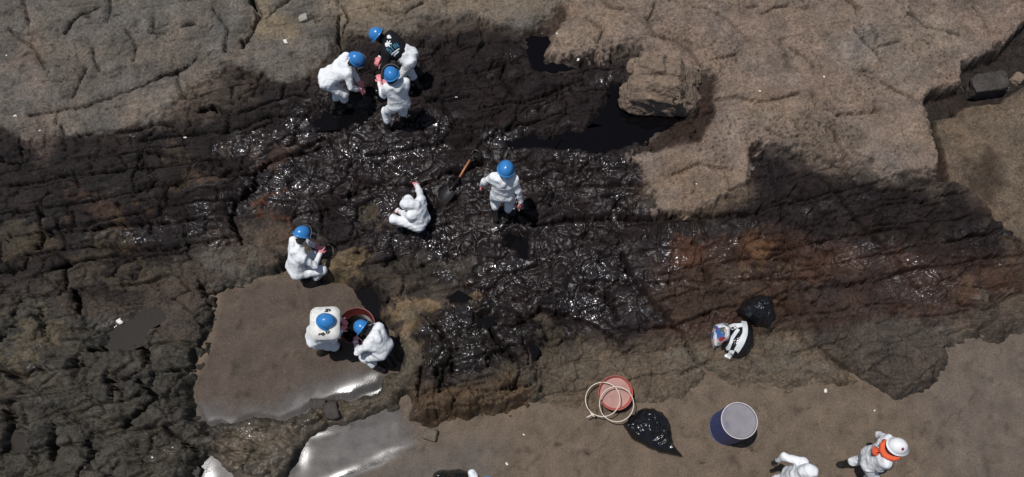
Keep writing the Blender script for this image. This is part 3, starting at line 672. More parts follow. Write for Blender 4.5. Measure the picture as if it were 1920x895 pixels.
#@OBJECTS
# ================================================================== THINGS
M_SUIT = simple('white_coverall', (.77, .785, .80), rough=.75, var=.05, scale=7, bump=.55, bscale=9, dist=.06, spec=.3, dirt=(.22, .18, .16), dirt_amt=-.16)
M_GLOVE = simple('pink_rubber', (.72, .25, .28), rough=.45, var=.12, scale=20, bump=.15, dirt=(.05, .02, .02), dirt_amt=.1)
M_SHADOWGLOVE = simple('shadow_black_glove', (.02, .018, .018), rough=.5)  # glove coloured black to stand in for the shadow by the sleeve
M_BOOT = simple('black_rubber', (.016, .014, .014), rough=.4, dirt=(.07, .055, .04), dirt_amt=.25)
M_HELMET = simple('blue_plastic', (.035, .20, .50), rough=.28, var=.05, bump=.05, coat=.2)
M_WHELMET = simple('white_plastic', (.80, .80, .80), rough=.3, var=.04, bump=.05, coat=.2)
M_SKIN = simple('skin', (.30, .17, .11), rough=.6)
M_HAIR = simple('black_hair', (.012, .010, .010), rough=.6)
M_BLACKCLOTH = simple('black_cloth', (.012, .012, .015), rough=.85, var=.2, bump=.4, bscale=20, dist=.02, spec=.15)
M_ORANGE = simple('orange_cloth', (.72, .11, .04), rough=.8, bump=.5, bscale=18, dist=.02)
M_SHADE = simple('stained_white_board', (.70, .69, .65), rough=.5, var=.12, bump=.08, dirt=(.32, .25, .18), dirt_amt=.12)
M_PRINT = simple('black_print', (.015, .014, .014), rough=.6, bump=0)
M_LOGO = simple('pale_print', (.62, .68, .72), rough=.6, bump=0)
M_LOGO2 = simple('teal_print', (.05, .22, .32), rough=.6, bump=0)
M_RED = simple('red_dot', (.25, .01, .05), rough=.5, bump=0)
def glassy(name, col, alpha):
    m, N, L, P = mat(name)
    t = N.new('ShaderNodeBsdfTransparent'); t.inputs[0].default_value = (*col, 1)
    g = N.new('ShaderNodeBsdfGlossy'); g.inputs['Roughness'].default_value = .12; g.inputs[0].default_value = (.5, .5, .5, 1)
    n = N.new('ShaderNodeTexNoise'); n.inputs['Scale'].default_value = 9
    r = N.new('ShaderNodeMapRange'); r.inputs[3].default_value = alpha * .7; r.inputs[4].default_value = alpha * 1.3
    L.new(n.outputs['Fac'], r.inputs[0])
    x = N.new('ShaderNodeMixShader'); L.new(r.outputs[0], x.inputs[0])
    L.new(t.outputs[0], x.inputs[1]); L.new(g.outputs[0], x.inputs[2]); L.new(x.outputs[0], N['Material Output'].inputs[0])
    return m
M_VISOR = glassy('clear_visor', (.62, .62, .64), .16)
M_RIM = simple('grey_edge', (.10, .10, .105), rough=.5, bump=0)

def ik(a, b, l1, l2, pole):
    a = np.asarray(a, float); b = np.asarray(b, float); d = b - a; D = np.linalg.norm(d)
    s = max(1.0, D / (l1 + l2) * 1.002); l1 *= s; l2 *= s
    u = d / max(D, 1e-6); x = (l1 * l1 - l2 * l2 + D * D) / (2 * max(D, 1e-6)); h = math.sqrt(max(l1 * l1 - x * x, 0))
    p = np.asarray(pole, float); p = nrm(p - (p @ u) * u)
    return a + u * x + p * h, s

def frame(up, fwd):
    up = nrm(up); f = nrm(np.asarray(fwd, float) - (np.asarray(fwd, float) @ up) * up); r = np.cross(f, up)
    return r, f, up

def glove(wr, dirv, back, side, m, parent, base, name='glove', curl=.5):
    """hand of palm, four fingers and thumb; dirv along the forearm, back = back-of-hand normal, side +1 right"""
    d = nrm(dirv); n = nrm(np.asarray(back, float) - (np.asarray(back, float) @ d) * d); r = np.cross(d, n) * side
    wr = np.asarray(wr, float); S = 1.12
    P = [(wr - d * .10, wr, .046, .034)]
    kn = wr + d * .088 * S
    for q in (-.028, 0, .028): P.append((wr + d * .02 + r * q * .8, kn + r * q, .022, .018))
    for k, (o, L) in enumerate([(.034, .072), (.012, .080), (-.011, .075), (-.033, .060)]):
        a = kn + r * o * S; d1 = nrm(d * math.cos(curl * .5) - n * math.sin(curl * .5)); d2 = nrm(d * math.cos(curl * 1.5) - n * math.sin(curl * 1.5))
        b = a + d1 * L * .5 * S; c = b + d2 * L * .5 * S
        P += [(a, b, .0125, .0115), (b, c, .0115, .0095)]
    t0 = wr + d * .022 + r * .032; t1 = t0 + nrm(d * .65 + r * .75 - n * .15) * .045; t2 = t1 + nrm(d * .9 + r * .25 - n * .35) * .036
    P += [(t0, t1, .017, .014), (t1, t2, .014, .011)]
    Vv, Ff = sdf_mesh(P, h=.0065, k=.006, pad=.03)
    return mesh_obj(name, Vv, Ff, m, parent, base=base)

def helmet(c, up, fwd, m, parent, base, visor=None, s=1.0):
    r, f, u = frame(up, fwd); c = np.asarray(c, float)
    V = []; F = []; n = 40
    rings = []
    for k in range(11):
        ph = math.pi / 2 * k / 10; rings.append((math.sin(ph), math.cos(ph), 0))
    rings += [(1.0, -.10, 0), (1.0, -.14, 1.0), (1.0, -.17, 1.0), (.93, -.14, 0)]
    for k in range(9, -1, -1):
        ph = math.pi / 2 * k / 10; rings.append((.93 * math.sin(ph), .92 * math.cos(ph), 0))
    for (rr, zz, br) in rings:
        for q in range(n):
            w = 2 * math.pi * q / n; cx, cy = math.cos(w), math.sin(w)
            a, b, h = .128 * s, .152 * s, .135 * s
            e = br * (.022 + .050 * max(0, cy) ** 3)
            ridge = 1 + (.035 * math.exp(-(rr * cx / .13) ** 2) if zz > 0 and br == 0 else 0)
            V.append(c + r * cx * (rr * a + e) + f * cy * (rr * b + e) + u * (zz * h * ridge - br * .02 * max(0, cy)))
    K = len(rings)
    for k in range(K - 1):
        for q in range(n): F.append((k * n + q, k * n + (q + 1) % n, (k + 1) * n + (q + 1) % n, (k + 1) * n + q))
    h = mesh_obj('helmet', V, [t[::-1] for t in F], m, parent, base=base)
    # chin strap round the back
    pts = [c + r * .125 * s * math.cos(w) + f * .145 * s * math.sin(w) + u * (-.05 - .02 * math.cos(2 * w)) for w in np.linspace(math.pi, 2 * math.pi, 14)]
    tv, tf = tube(pts, .012); o = mesh_obj('head_band', tv, tf, M_HAIR, h, base=base)
    if visor is not None:
        V = []; F = []; nw, nh = 18, 6; R = .185 * s; piv = c - u * .02
        ca, sa_ = math.cos(visor), math.sin(visor)
        dn = -u * ca + f * sa_; fo = f * ca + u * sa_
        edge = []
        for th in (0, .004):
            for j in range(nh + 1):
                for i in range(nw + 1):
                    w = math.radians(-78 + 156 * i / nw)
                    V.append(piv + r * math.sin(w) * (R + th) * .92 + fo * math.cos(w) * (R + th) + dn * (.03 + .20 * j / nh * (1 - .18 * abs(math.sin(w)))))
        o2 = (nw + 1) * (nh + 1)
        for j in range(nh):
            for i in range(nw):
                a = j * (nw + 1) + i; F += [(a, a + 1, a + nw + 2, a + nw + 1), (a + o2, a + o2 + nw + 1, a + o2 + nw + 2, a + o2 + 1)]
        mesh_obj('visor', V, F, M_VISOR, h, base=base)
        loop = [V[i] for i in range(nw + 1)] + [V[j * (nw + 1) + nw] for j in range(1, nh + 1)] + [V[nh * (nw + 1) + i] for i in range(nw - 1, -1, -1)] + [V[j * (nw + 1)] for j in range(nh - 1, 0, -1)]
        tv, tf = tube(loop, .007, 6, closed=True); mesh_obj('visor_rim', tv, tf, M_RIM, h, base=base)
    return h

def person(label, pel, neck, head, face, hands, feet, elbow=((-1, -.6, -.2), (1, -.6, -.2)), hel='blue', visor=None, hood=False, jacket=False,
           gl=M_GLOVE, look=-.5, seed=1, group='cleanup workers in white coveralls', scale=1.0, hoodback=True, knee_out=.35):
    ft = [on_ground(*p, rad=.07) for p in feet]
    zb = .5 * (ft[0][2] + ft[1][2]); base = np.array([.5 * (ft[0][0] + ft[1][0]), .5 * (ft[0][1] + ft[1][1]), zb])
    W = lambda p: gp(p[0], p[1], zb + p[2])
    pe, nk, hd = W(pel), W(neck), W(head); hw = [W(p) for p in hands]
    fa = math.radians(face); fw = np.array([math.cos(fa), math.sin(fa), 0]); rt = np.array([math.sin(fa), -math.cos(fa), 0])
    up = nrm(nk - pe)
    L = np.linalg.norm(nk - pe)
    bk = nrm(np.cross(rt, up)); bk = bk if bk @ fw < 0 else -bk           # towards the back of the torso
    sh = [nk - up * .055 - rt * .175, nk - up * .055 + rt * .175]
    hp = [pe - rt * .095, pe + rt * .095]
    el = []; kn = []; msg = []
    for i in (0, 1):
        e = elbow[i]; pole = rt * e[0] + fw * e[1] + np.array([0, 0, e[2]])
        wrist = hw[i]; k_, s_ = ik(sh[i], wrist, .29, .27, pole); el.append(k_); msg.append(s_)
        an = ft[i] + [0, 0, .10]; k_, s_ = ik(hp[i], an, .43, .42, fw + rt * (knee_out if i else -knee_out)); kn.append(k_); msg.append(s_)
    if max(msg) > 1.08 or not .4 < L < .66 or not .1 < np.linalg.norm(hd - nk) < .3: print('POSE', label[:40], 'torso %.2f' % L, 'headneck %.2f' % np.linalg.norm(hd - nk), ['%.2f' % q for q in msg])
    root = empty('person', base)
    mid = .5 * (pe + nk)
    P = [(pe, mid, .150, .135), (mid, nk - up * .12, .135, .145)]
    for i, sg in ((0, -1), (1, 1)):
        P += [(hp[i], mid + rt * sg * .075, .120, .115), (mid + rt * sg * .075, sh[i] - up * .07 - rt * sg * .03, .115, .105), (sh[i] - rt * sg * .05, sh[i], .095, .085),
              (sh[i], el[i], .078, .060), (el[i], hw[i] - nrm(hw[i] - el[i]) * .03, .058, .050),
              (hp[i] - up * .03 + bk * .02, kn[i], .112, .084), (kn[i], kn[i] + .52 * (ft[i] + [0, 0, .1] - kn[i]), .086, .078)]
    hu = nrm(hd - nk)
    hfw = nrm(fw + np.array([0, 0, look])); hr, hf_, hu = frame(hu, hfw)
    P.append((nk - up * .04, hd - hu * .05, .062, .058))
    if hoodback and not hood:      # the hood hangs folded on the back
        P += [(nk + bk * .07 + rt * .07 - up * .01, nk + bk * .10 - up * .10, .055, .05), (nk + bk * .07 - rt * .07 - up * .01, nk + bk * .10 - up * .10, .055, .05)]
    body = P + [(hd - hu * .06 + hf_ * .015, hd + hu * .03, .080, .092)]
    if hood:
        body += [(hd - hu * .04 - hf_ * .02, hd + hu * .035 - hf_ * .01, .115, .112), (hd - hu * .05 + hf_ * .05, hd + hu * .03 + hf_ * .045, .09, .09), (nk + bk * .02, hd - hu * .06, .10, .105)]
    else:
        body += [(hd + hf_ * .085 - hu * .005, hd + hf_ * .108 - hu * .03, .012, .017), (hd + hr * .085 - hu * .02, hd + hr * .09 + hu * .02, .014, .018), (hd - hr * .085 - hu * .02, hd - hr * .09 + hu * .02, .014, .018),
                 (hd + hf_ * .07 - hu * .07, hd + hf_ * .078 - hu * .085, .03, .03)]
    Vv, Ff = sdf_mesh(body, h=.0155, k=.035, fold=.0055, seed=seed)
    fc = Vv[Ff].mean(1); rel = fc - hd
    ax = rel @ hu; fo = rel @ hf_; dist = np.linalg.norm(rel, axis=1)
    mi = np.zeros(len(Ff), np.int32)
    if not hood:
        hm = (dist < .17) & (((fc - nk) @ hu) > .045)
        mi[hm] = 2; mi[hm & (fo > .02) & (ax < .05)] = 1
    else:
        hm = (dist < .16) & (fo > .115) & (np.abs(rel @ hr) < .06) & (np.abs(ax) < .08); mi[hm] = 1
    mesh_obj('body', Vv, Ff, [M_SUIT, M_SKIN, M_HAIR], root, base=base, mi=mi)
    for i, sg in ((0, -1), (1, 1)):
        d = nrm(hw[i] - el[i])
        glove(hw[i], d, np.array([0, 0, 1.0]) + rt * sg * .3, sg, gl, root, base, curl=.55)
        a = ft[i]; sp = kn[i] - a
        o = nrm(fw + rt * sg * .22)
        B = [(a + [0, 0, .05] - o * .045, a + [0, 0, .035] + o * .13, .048, .040), (a + [0, 0, .06] - o * .03, a + [0, 0, .06] + o * .06, .052, .05), (a + [0, 0, .08], a + [0, 0, .10] + .50 * (kn[i] - a - [0, 0, .10]), .055, .066),
             (a + [0, 0, .012] - o * .05, a + [0, 0, .012] + o * .14, .040, .042)]
        zc = a[2]
        Vb, Fb = sdf_mesh(B, h=.011, k=.02, pad=.03, cut=lambda X, Y, Z: (zc - .01) - Z)
        mesh_obj('boot', Vb, Fb, M_BOOT, root, base=base)
    if hel:
        helmet(hd + hu * .035, hu, hf_, M_HELMET if hel == 'blue' else M_WHELMET, root, base, visor)
    tag(root, label, 'person', group)
    root_data = dict(root=root, base=base, pe=pe, nk=nk, hd=hd, sh=sh, el=el, hw=hw, hp=hp, kn=kn, ft=ft, up=up, bk=bk, rt=rt, fw=fw, hu=hu, hf=hf_, hr=hr, mid=mid)
    if jacket:
        J = [(mid - up * .02, nk - up * .12, .158, .165), (nk - up * .06, hd - hu * .07, .085, .085)]
        for i, sg in ((0, -1), (1, 1)):
            J += [(mid + rt * sg * .08, sh[i] - up * .07 - rt * sg * .03, .135, .125), (sh[i] - rt * sg * .05, sh[i], .112, .102), (sh[i], el[i], .099, .080), (el[i], hw[i] - nrm(hw[i] - el[i]) * .06, .078, .062)]
        Vj, Fj = sdf_mesh(J, h=.0155, k=.04, fold=.003, seed=seed + 50)
        root_data['jacket'] = mesh_obj('jacket', Vj, Fj, M_BLACKCLOTH, root, base=base)
        root_data['jmesh'] = (Vj, Fj)
    return root_data

# --- the ten figures (positions on the plan, heights above the ground at their feet)
person('bending worker in white coverall and blue helmet, leftmost of the three at the top', (612,148,.84), (655,119,1.10), (667,112,1.24), 8,
       [(672,152,.62), (676,169,.62)], [(628,205), (646,200)], visor=.5, look=-1.0, seed=2)
J = person('worker in black printed jacket over white coverall, bending left, topmost of the group', (768,108,.86), (724,80,1.12), (708,67,1.24), 170,
       [(716,124,.72), (712,108,.72)], [(768,176), (786,166)], jacket=True, look=-.9, seed=3, elbow=((-1, -.3, -.1), (1, -.3, -.1)))
person('worker in white coverall with back turned, lowest of the three at the top', (748,194,.87), (742,155,1.36), (735,142,1.52), 108,
       [(712,154,1.06), (727,155,1.02)], [(728,246), (756,232)], visor=.95, look=-.7, seed=4, elbow=((-.35, -.2, -1), (.3, .0, -1)))
person('hooded worker in white coverall crouching with both pink gloves stretched to the oiled rock', (788,414,.34), (778,384,.66), (765,383,.72), 150,
       [(745,395,.20), (780,347,.24)], [(766,430), (792,412)], hel=None, hood=True, look=-1.4, seed=5, elbow=((-.3, -.8, .5), (.6, -.4, .4)))
S5 = person('worker in white coverall and blue helmet standing upright with arms spread in the middle', (942,364,.88), (945,331,1.40), (948,319,1.57), 84,
       [(904,348,.85), (976,379,.80)], [(930,410), (950,410)], look=-.8, seed=6, elbow=((-1, -.3, .1), (1, -.5, .1)))
person('worker in white coverall and blue helmet squatting at the upper edge of the sand flat', (553,503,.46), (560,463,.92), (566,441,1.06), 30,
       [(590,462,.42), (600,475,.60)], [(572,520), (586,534)], visor=1.15, look=-.8, seed=7, elbow=((-.6, .2, -.6), (1, -.4, -.3)))
S7 = person('worker with blue helmet over a wide square white sun shade left of the tub', (590,630,.84), (603,611,1.26), (611,604,1.42), 8,
       [(640,600,.80), (640,620,.80)], [(604,662), (622,652)], look=-.9, seed=8, elbow=((-1, .1, -.5), (1, .1, -.5)))
person('worker in white coverall leaning head down over the red tub with visor lowered', (717,653,.72), (697,627,1.02), (681,616,1.08), 150,
       [(668,641,.62), (688,615,.50)], [(716,694), (734,684)], visor=.2, look=-1.2, seed=9, elbow=((-1, -.1, -.2), (1, -.1, -.2)))
S9 = person('walker in white coverall with white helmet and orange neck scarf at lower right', (1632,861,.88), (1667,845,1.40), (1680,838,1.57), -12,
       [(1676,838,1.08), (1672,862,1.02)], [(1577,872), (1612,902)], hel='white', look=-.6, seed=10, gl=M_SUIT, group='people walking on the sand', elbow=((-.5, -.4, -.8), (.6, -.4, -.8)), hoodback=False)
person('hooded figure in white coverall cut by the bottom edge, left of the orange scarf walker', (1480,899,.88), (1504,888,1.38), (1516,884,1.54), -20,
       [(1458,864,.98), (1498,916,1.0)], [(1432,904), (1450,918)], hel=None, hood=True, gl=M_SHADOWGLOVE, look=-.4, seed=11, group='people walking on the sand', elbow=((-.2, -1, .6), (1, -.4, 0)))
person('figure in white coverall reaching in at the bottom edge beside the black sack', (922,928,.88), (920,916,1.36), (918,921,1.52), 100,
       [(891,893,.98), (930,905,.9)], [(912,952), (926,947)], hel='blue', look=-.6, seed=12, group='people walking on the sand', elbow=((-.3, 1, .3), (1, -.3, -.3)))

# --- print on the back of the black jacket, laid on the cloth
jb = BVHTree.FromPolygons([tuple(v) for v in J['jmesh'][0]], [tuple(map(int, f)) for f in J['jmesh'][1]])
def on_jacket(o, e1, e2, V2, F, m, name):
    out = []
    for (a, b) in V2:
        p = o + e1 * a + e2 * b; hit = jb.ray_cast(Vector((p[0], p[1], 5)), Vector((0, 0, -1)))
        out.append((p[0], p[1], (hit[0].z if hit[0] else o[2]) + .010))
    return mesh_obj(name, out, F, m, J['root'], base=J['base'], smooth=False)
def stroke(segs, w):
    V = []; F = []
    for (x0, y0, x1, y1) in segs:
        d = nrm([x1 - x0, y1 - y0]); n_ = np.array([-d[1], d[0]]) * w / 2; K = 5; k0 = len(V)
        for q in range(K + 1):
            c = np.array([x0, y0]) + (np.array([x1, y1]) - [x0, y0]) * q / K; V += [tuple(c - n_), tuple(c + n_)]
        F += [(k0 + 2 * q, k0 + 2 * q + 2, k0 + 2 * q + 3, k0 + 2 * q + 1) for q in range(K)]
    return V, F
o0 = gp(737, 93, J['base'][2] + 1.12); an = math.radians(42)
e1 = np.array([math.cos(an), math.sin(an), 0]); e2 = np.array([-math.sin(an), math.cos(an), 0])
Vs, Fs = stroke([(-.015 + .020 * math.cos(w), .10 + .020 * math.sin(w), -.015 + .062 * math.cos(w), .10 + .062 * math.sin(w)) for w in np.arange(6) * math.pi / 3 + .2], .021)
on_jacket(o0, e1, e2, Vs, Fs, M_LOGO, 'asterisk_print')
LET = {'S': [(1, 1, 0, 1), (0, 1, 0, .5), (0, .5, 1, .5), (1, .5, 1, 0), (1, 0, 0, 0)], 'T': [(0, 1, 1, 1), (.5, 1, .5, 0)], 'I': [(.5, 0, .5, 1)], 'N': [(0, 0, 0, 1), (0, 1, 1, 0), (1, 0, 1, 1)]}
segs = []; xx = -.11
for ch, wd in zip('STIN', (.045, .05, .02, .05)):
    segs += [(xx + a * wd, -.045 + b * .075, xx + c * wd, -.045 + d * .075) for a, b, c, d in LET[ch]]; xx += wd + .018
Vs, Fs = stroke(segs, .014); on_jacket(o0, e1, e2, Vs, Fs, M_LOGO2, 'letter_print')
Vs, Fs = stroke([(-.10, -.075, .09, -.075), (-.07, -.105, .05, -.105)], .018); on_jacket(o0, e1, e2, Vs, Fs, M_LOGO, 'line_print')

# --- the wide square shade over a helmet
def plate(c, r, f, u, a, b, th, m, parent, base, name, rad=.11):
    out = []
    for (sx_, sy_, w0) in ((1, 1, 0), (-1, 1, 90), (-1, -1, 180), (1, -1, 270)):
        for q in range(7):
            w = math.radians(w0 + 15 * q); out.append((sx_ * (a - rad) + rad * math.cos(w), sy_ * (b - rad) + rad * math.sin(w)))
    n = len(out); V = []
    for zz, s in ((th / 2, 0.0), (th / 2, .6), (th / 2, 1), (-th / 2, 1), (-th / 2, .6), (-th / 2, 0)):
        for (x, y) in out:
            V.append(c + r * x * s + f * y * s + u * (zz - .05 * (s ** 2) * (.5 + abs(x) / a)))
    F = [(k * n + q, k * n + (q + 1) % n, (k + 1) * n + (q + 1) % n, (k + 1) * n + q) for k in range(5) for q in range(n)]
    return mesh_obj(name, V, F, m, parent, base=base)
uu = nrm([.05, -.05, 1]); r7, f7, u7 = frame(uu, [1, .05, 0]); c7 = S7['hd'] + np.array([-.02, -.01, .02])
shade = plate(c7, r7, f7, u7, .27, .24, .012, M_SHADE, S7['root'], S7['base'], 'sun_shade')
rsx = random.Random(5)
for (cx, cy, n_) in ((-.20, .04, 5), (.19, -.05, 5), (.17, .07, 4)):
    segs = [(cx + rsx.uniform(-.025, .025), cy + rsx.uniform(-.06, .06), cx + rsx.uniform(-.025, .025), cy + rsx.uniform(-.06, .06)) for _ in range(n_)]
    V2, F2 = stroke(segs, .016); V3 = [c7 + r7 * a + f7 * b + u7 * (.010 - .05 * max((a / .27) ** 2, (b / .24) ** 2) * (.5 + abs(a) / .27)) for a, b in V2]
    mesh_obj('dark_smear', V3, F2, M_PRINT, shade, base=S7['base'], smooth=False)
# --- orange scarf of the walker, dot on the white helmet
pts = []
for w in np.linspace(0, 2 * math.pi, 22, endpoint=False):
    pts.append(S9['nk'] + S9['hr'] * .115 * math.cos(w) + S9['fw'] * .115 * math.sin(w) + np.array([0, 0, .035 + .03 * math.sin(2 * w)]))
tv, tf = tube(pts, [.055 + .014 * math.sin(3 * k) for k in range(22)], 8, closed=True)
sc9 = mesh_obj('scarf', tv, tf, M_ORANGE, S9['root'], base=S9['base'])
tv, tf = tube([S9['nk'] + S9['bk'] * .10 + S9['rt'] * .02, S9['nk'] + S9['bk'] * .17 + S9['rt'] * .03 - [0, 0, .08], S9['nk'] + S9['bk'] * .17 + S9['rt'] * .08 - [0, 0, .20]], [.05, .075, .03], 8); mesh_obj('scarf_tail', tv, tf, M_ORANGE, sc9, base=S9['base'])
dv, df = lathe([(.0001, .004), (.022, .003), (.024, 0)], 14)
R_ = np.stack(frame(nrm(S9['hu'] * .8 + S9['hr'] * .6), S9['hf'])[0:2] + (nrm(S9['hu'] * .8 + S9['hr'] * .6),), 1)
mesh_obj('round_badge', dv @ R_.T + S9['hd'] + S9['hu'] * .035 + nrm(S9['hu'] * .8 + S9['hr'] * .6) * .138, df, M_RED, S9['root'], base=S9['base'])

# --- boulder (shaped stone: blocky body with a shoulder, broken faces)
def n3(X, Y, Z, f, seed):
    return fbm(X * f + Z * f * .7, Y * f - Z * f * .6, 3, seed) + fbm(Y * f + 7, Z * f * 1.1 + X * f * .3, 3, seed + 9)
def stone(name, c, dims, rot, seed, m, h=.03, rough=.10, tilt=0.0, extra=(), taper=0.0, rf=.42):
    ax = [np.arange(-d - .55 * max(dims), d + .55 * max(dims), h, dtype=np.float32) for d in dims]
    X, Y, Z = np.meshgrid(*ax, indexing='ij'); R = rf * min(dims)
    def box(x, y, z, d, R):
        qx, qy, qz = np.abs(x) - d[0] + R, np.abs(y) - d[1] + R, np.abs(z) - d[2] + R
        return np.sqrt(np.maximum(qx, 0) ** 2 + np.maximum(qy, 0) ** 2 + np.maximum(qz, 0) ** 2) + np.minimum(np.maximum(qx, np.maximum(qy, qz)), 0) - R
    f = box(X, Y, Z, dims, R)
    for (ox, oy, oz, dd) in extra: f = smin(f, box(X - ox, Y - oy, Z - oz, dd, .3 * min(dd)), .06)
    r = np.random.RandomState(seed)
    for _ in range(7):
        v = nrm(r.randn(3) * [1, 1, .6] + [0, 0, .25]); f = np.maximum(f, v[0] * X + v[1] * Y + v[2] * Z - (.80 + .22 * r.rand()) * (abs(v[0]) * dims[0] + abs(v[1]) * dims[1] + abs(v[2]) * dims[2]) * .82)
    sc = 1 / max(dims)
    f = f + max(dims) * rough * (.8 * n3(X, Y, Z, 1.3 * sc, seed) + .45 * n3(X, Y, Z, 3.6 * sc, seed + 2) + .22 * n3(X, Y, Z, 9 * sc, seed + 4))
    Vv, Ff = surface_nets(f, np.array([a[0] for a in ax]), h)
    Vv[:, 0] *= 1 - taper * Vv[:, 2] / dims[2]; Vv[:, 1] *= 1 - .6 * taper * Vv[:, 2] / dims[2]
    c_, s_ = math.cos(rot), math.sin(rot); ct, st = math.cos(tilt), math.sin(tilt)
    x, y, z = Vv.T; y, z = y * ct - z * st, y * st + z * ct
    Vv = np.stack([c_ * x - s_ * y, s_ * x + c_ * y, z], 1)
    return mesh_obj(name, Vv + c, Ff, m, base=np.asarray(c, float) - [0, 0, dims[2]])
M_BOULDER = simple('tan_rock', (.190, .137, .098), rough=.9, var=.3, scale=5, bump=.9, bscale=14, dist=.06, dirt=(.07, .048, .034), dirt_amt=.34)
M_DARKROCK = simple('dark_rock', (.05, .042, .036), rough=.7, var=.3, scale=6, bump=.8, bscale=16, dist=.05, spec=.3)
M_BROWNROCK = simple('brown_rock', (.12, .095, .07), rough=.8, var=.3, scale=8, bump=.8, bscale=18, dist=.04)
M_PALE = simple('pale_stone', (.30, .27, .23), rough=.85, var=.2, scale=10, bump=.5)
p = on_ground(1234, 168, .3)
tag(stone('boulder', p + [0, 0, .28], (.63, .52, .38), -.10, 4, M_BOULDER, h=.024, rough=.20, tilt=.12, taper=.20, extra=((.50, .16, -.05, (.26, .30, .30)), (-.30, .22, .1, (.3, .26, .36)))), 'large blocky tan boulder standing at the edge of the black oil', 'boulder')
p = on_ground(1845, 168, .2)
tag(stone('rock_block', p + [0, 0, .12], (.42, .20, .22), .18, 14, M_DARKROCK, h=.02, rough=.12, rf=.12), 'dark angular rock block lying in the shadowed crevice at right', 'rock')
for u_, v_, d_, sd_, m_, lb in [(809,816,.13,31,M_BROWNROCK,'rounded brown stone bedded in the sand below the oiled ledge'),(371,884,.08,33,M_DARKROCK,'small dark stone in the wet patch at the bottom left'),(1306,128,.055,35,M_BOULDER,'small tan stone right beside the large boulder'),(1905,150,.13,37,M_BOULDER,'flat tan stone on the ledge at the right edge'),
                            (1880,166,.10,39,M_PALE,'pale upright stone beside the dark block in the crevice'),(570,36,.10,41,M_PALE,'pale stone in the hollow near the top edge'),(622,772,.16,43,M_DARKROCK,'dark wet stone at the tip of the spit between the sand flats'),(598,760,.14,45,M_DARKROCK,'dark wet stone on the upper side of the spit')]:
    p = on_ground(u_, v_); tag(stone('stone', p + [0, 0, d_ * .25], (d_, d_ * .8, d_ * .55), sd_ * .7, sd_, m_, h=d_ / 9, rough=.09), lb, 'stone')

# --- sacks
def crinkle(x, y, seed, f=7):
    return fbm(x * f + .6 * perlin(x * 4, y * 4, seed), y * f * .7, 2, seed, .5, ridge=True)
def sack(name, outline, height, m, label, cat, seed, amp=.075, flat=.55, group=None, rings=36, n=170, f=4.5):
    c2 = np.mean(np.array(outline, float), 0); ctr = on_ground(c2[0], c2[1], .15); zb = ctr[2]
    pts = np.array([gp(a, b, zb + height * .25) for a, b in outline])[:, :2]
    seg = np.concatenate([pts, pts[:1]]); L = np.concatenate([[0], np.cumsum(np.hypot(*np.diff(seg, axis=0).T))])
    tt = np.linspace(0, L[-1], n, endpoint=False); P = np.stack([np.interp(tt, L, seg[:, 0]), np.interp(tt, L, seg[:, 1])], 1)
    P = .5 * P + .25 * (np.roll(P, 1, 0) + np.roll(P, -1, 0)); c_0 = P.mean(0); P = c_0 + (P - c_0) * (1 + .12 * fbm(P[:, 0] * 5, P[:, 1] * 5, 3, seed))[:, None]
    c = P.mean(0); V = []
    for k in range(rings + 1):
        s = k / rings
        q = c + (P - c) * math.sin(s * math.pi / 2) * 1.0
        z = height * (max(1 - (math.sin(s * math.pi / 2)) ** 2, 0)) ** flat
        nz_ = crinkle(q[:, 0], q[:, 1], seed, f)
        zz = zb + height * .18 * (s < 1) + z * (1 + .25 * perlin(q[:, 0] * 2.5, q[:, 1] * 2.5, seed + 4)) + (amp * nz_ + .3 * amp * crinkle(q[:, 0], q[:, 1], seed + 7, f * 2.6)) * (1 - .5 * s)
        V += [(a[0], a[1], w) for a, w in zip(q, zz)]
    for s, dz in ((.9, -.03), (.5, -.06)):
        q = c + (P - c) * s; V += [(a[0], a[1], zb + dz) for a in q]
    K = rings + 3
    F = [(k * n + q_, (k + 1) * n + q_, (k + 1) * n + (q_ + 1) % n, k * n + (q_ + 1) % n) for k in range(K - 1) for q_ in range(n)]
    o = mesh_obj(name, V, F, m, base=(c[0], c[1], zb)); tag(o, label, cat, group)
    return o, np.array(V), F
M_BAG = simple('black_plastic_film', (.008, .008, .010), rough=.24, var=.1, bump=.14, bscale=5, dist=.08, spec=.5)
sack('trash_bag', [(1170,795),(1180,780),(1199,769),(1224,766),(1243,775),(1257,797),(1258,816),(1265,837),(1277,855),(1265,852),(1245,851),(1218,841),(1199,832),(1184,822),(1176,807)], .22, M_BAG, 'black plastic trash bag with pointed corner lying on the sand beside the red tray', 'trash bag', 71)
sack('trash_bag', [(1380,582),(1394,569),(1421,553),(1442,555),(1451,575),(1453,601),(1442,614),(1417,612),(1403,602),(1387,591)], .30, M_BAG, 'knotted black plastic trash bag on the brown rock, uppermost of the bag pile', 'trash bag', 73)
sack('trash_bag', [(806,900),(814,888),(830,881),(860,880),(880,885),(890,896),(892,915),(870,930),(830,930),(808,918)], .45, M_BAG, 'black plastic sack at the bottom edge beside the reaching figure', 'trash bag', 75)
bo, bV, bF = sack('striped_bag', [(1353,651),(1362,634),(1369,619),(1369,607),(1390,602),(1403,602),(1412,619),(1415,643),(1399,666),(1383,669),(1365,664)], .24, M_BAG, 'black bag wrapped with pale grey bands between the wrappers and the trash bag', 'bag', 77, amp=.02)
M_BAND = simple('grey_reflective_band', (.62, .64, .64), rough=.55, var=.08, bump=.2)
M_WCLOTH = simple('white_rag', (.75, .76, .76), rough=.8, bump=.5, bscale=20, dist=.02)
bb = BVHTree.FromPolygons([tuple(v) for v in bV], bF)
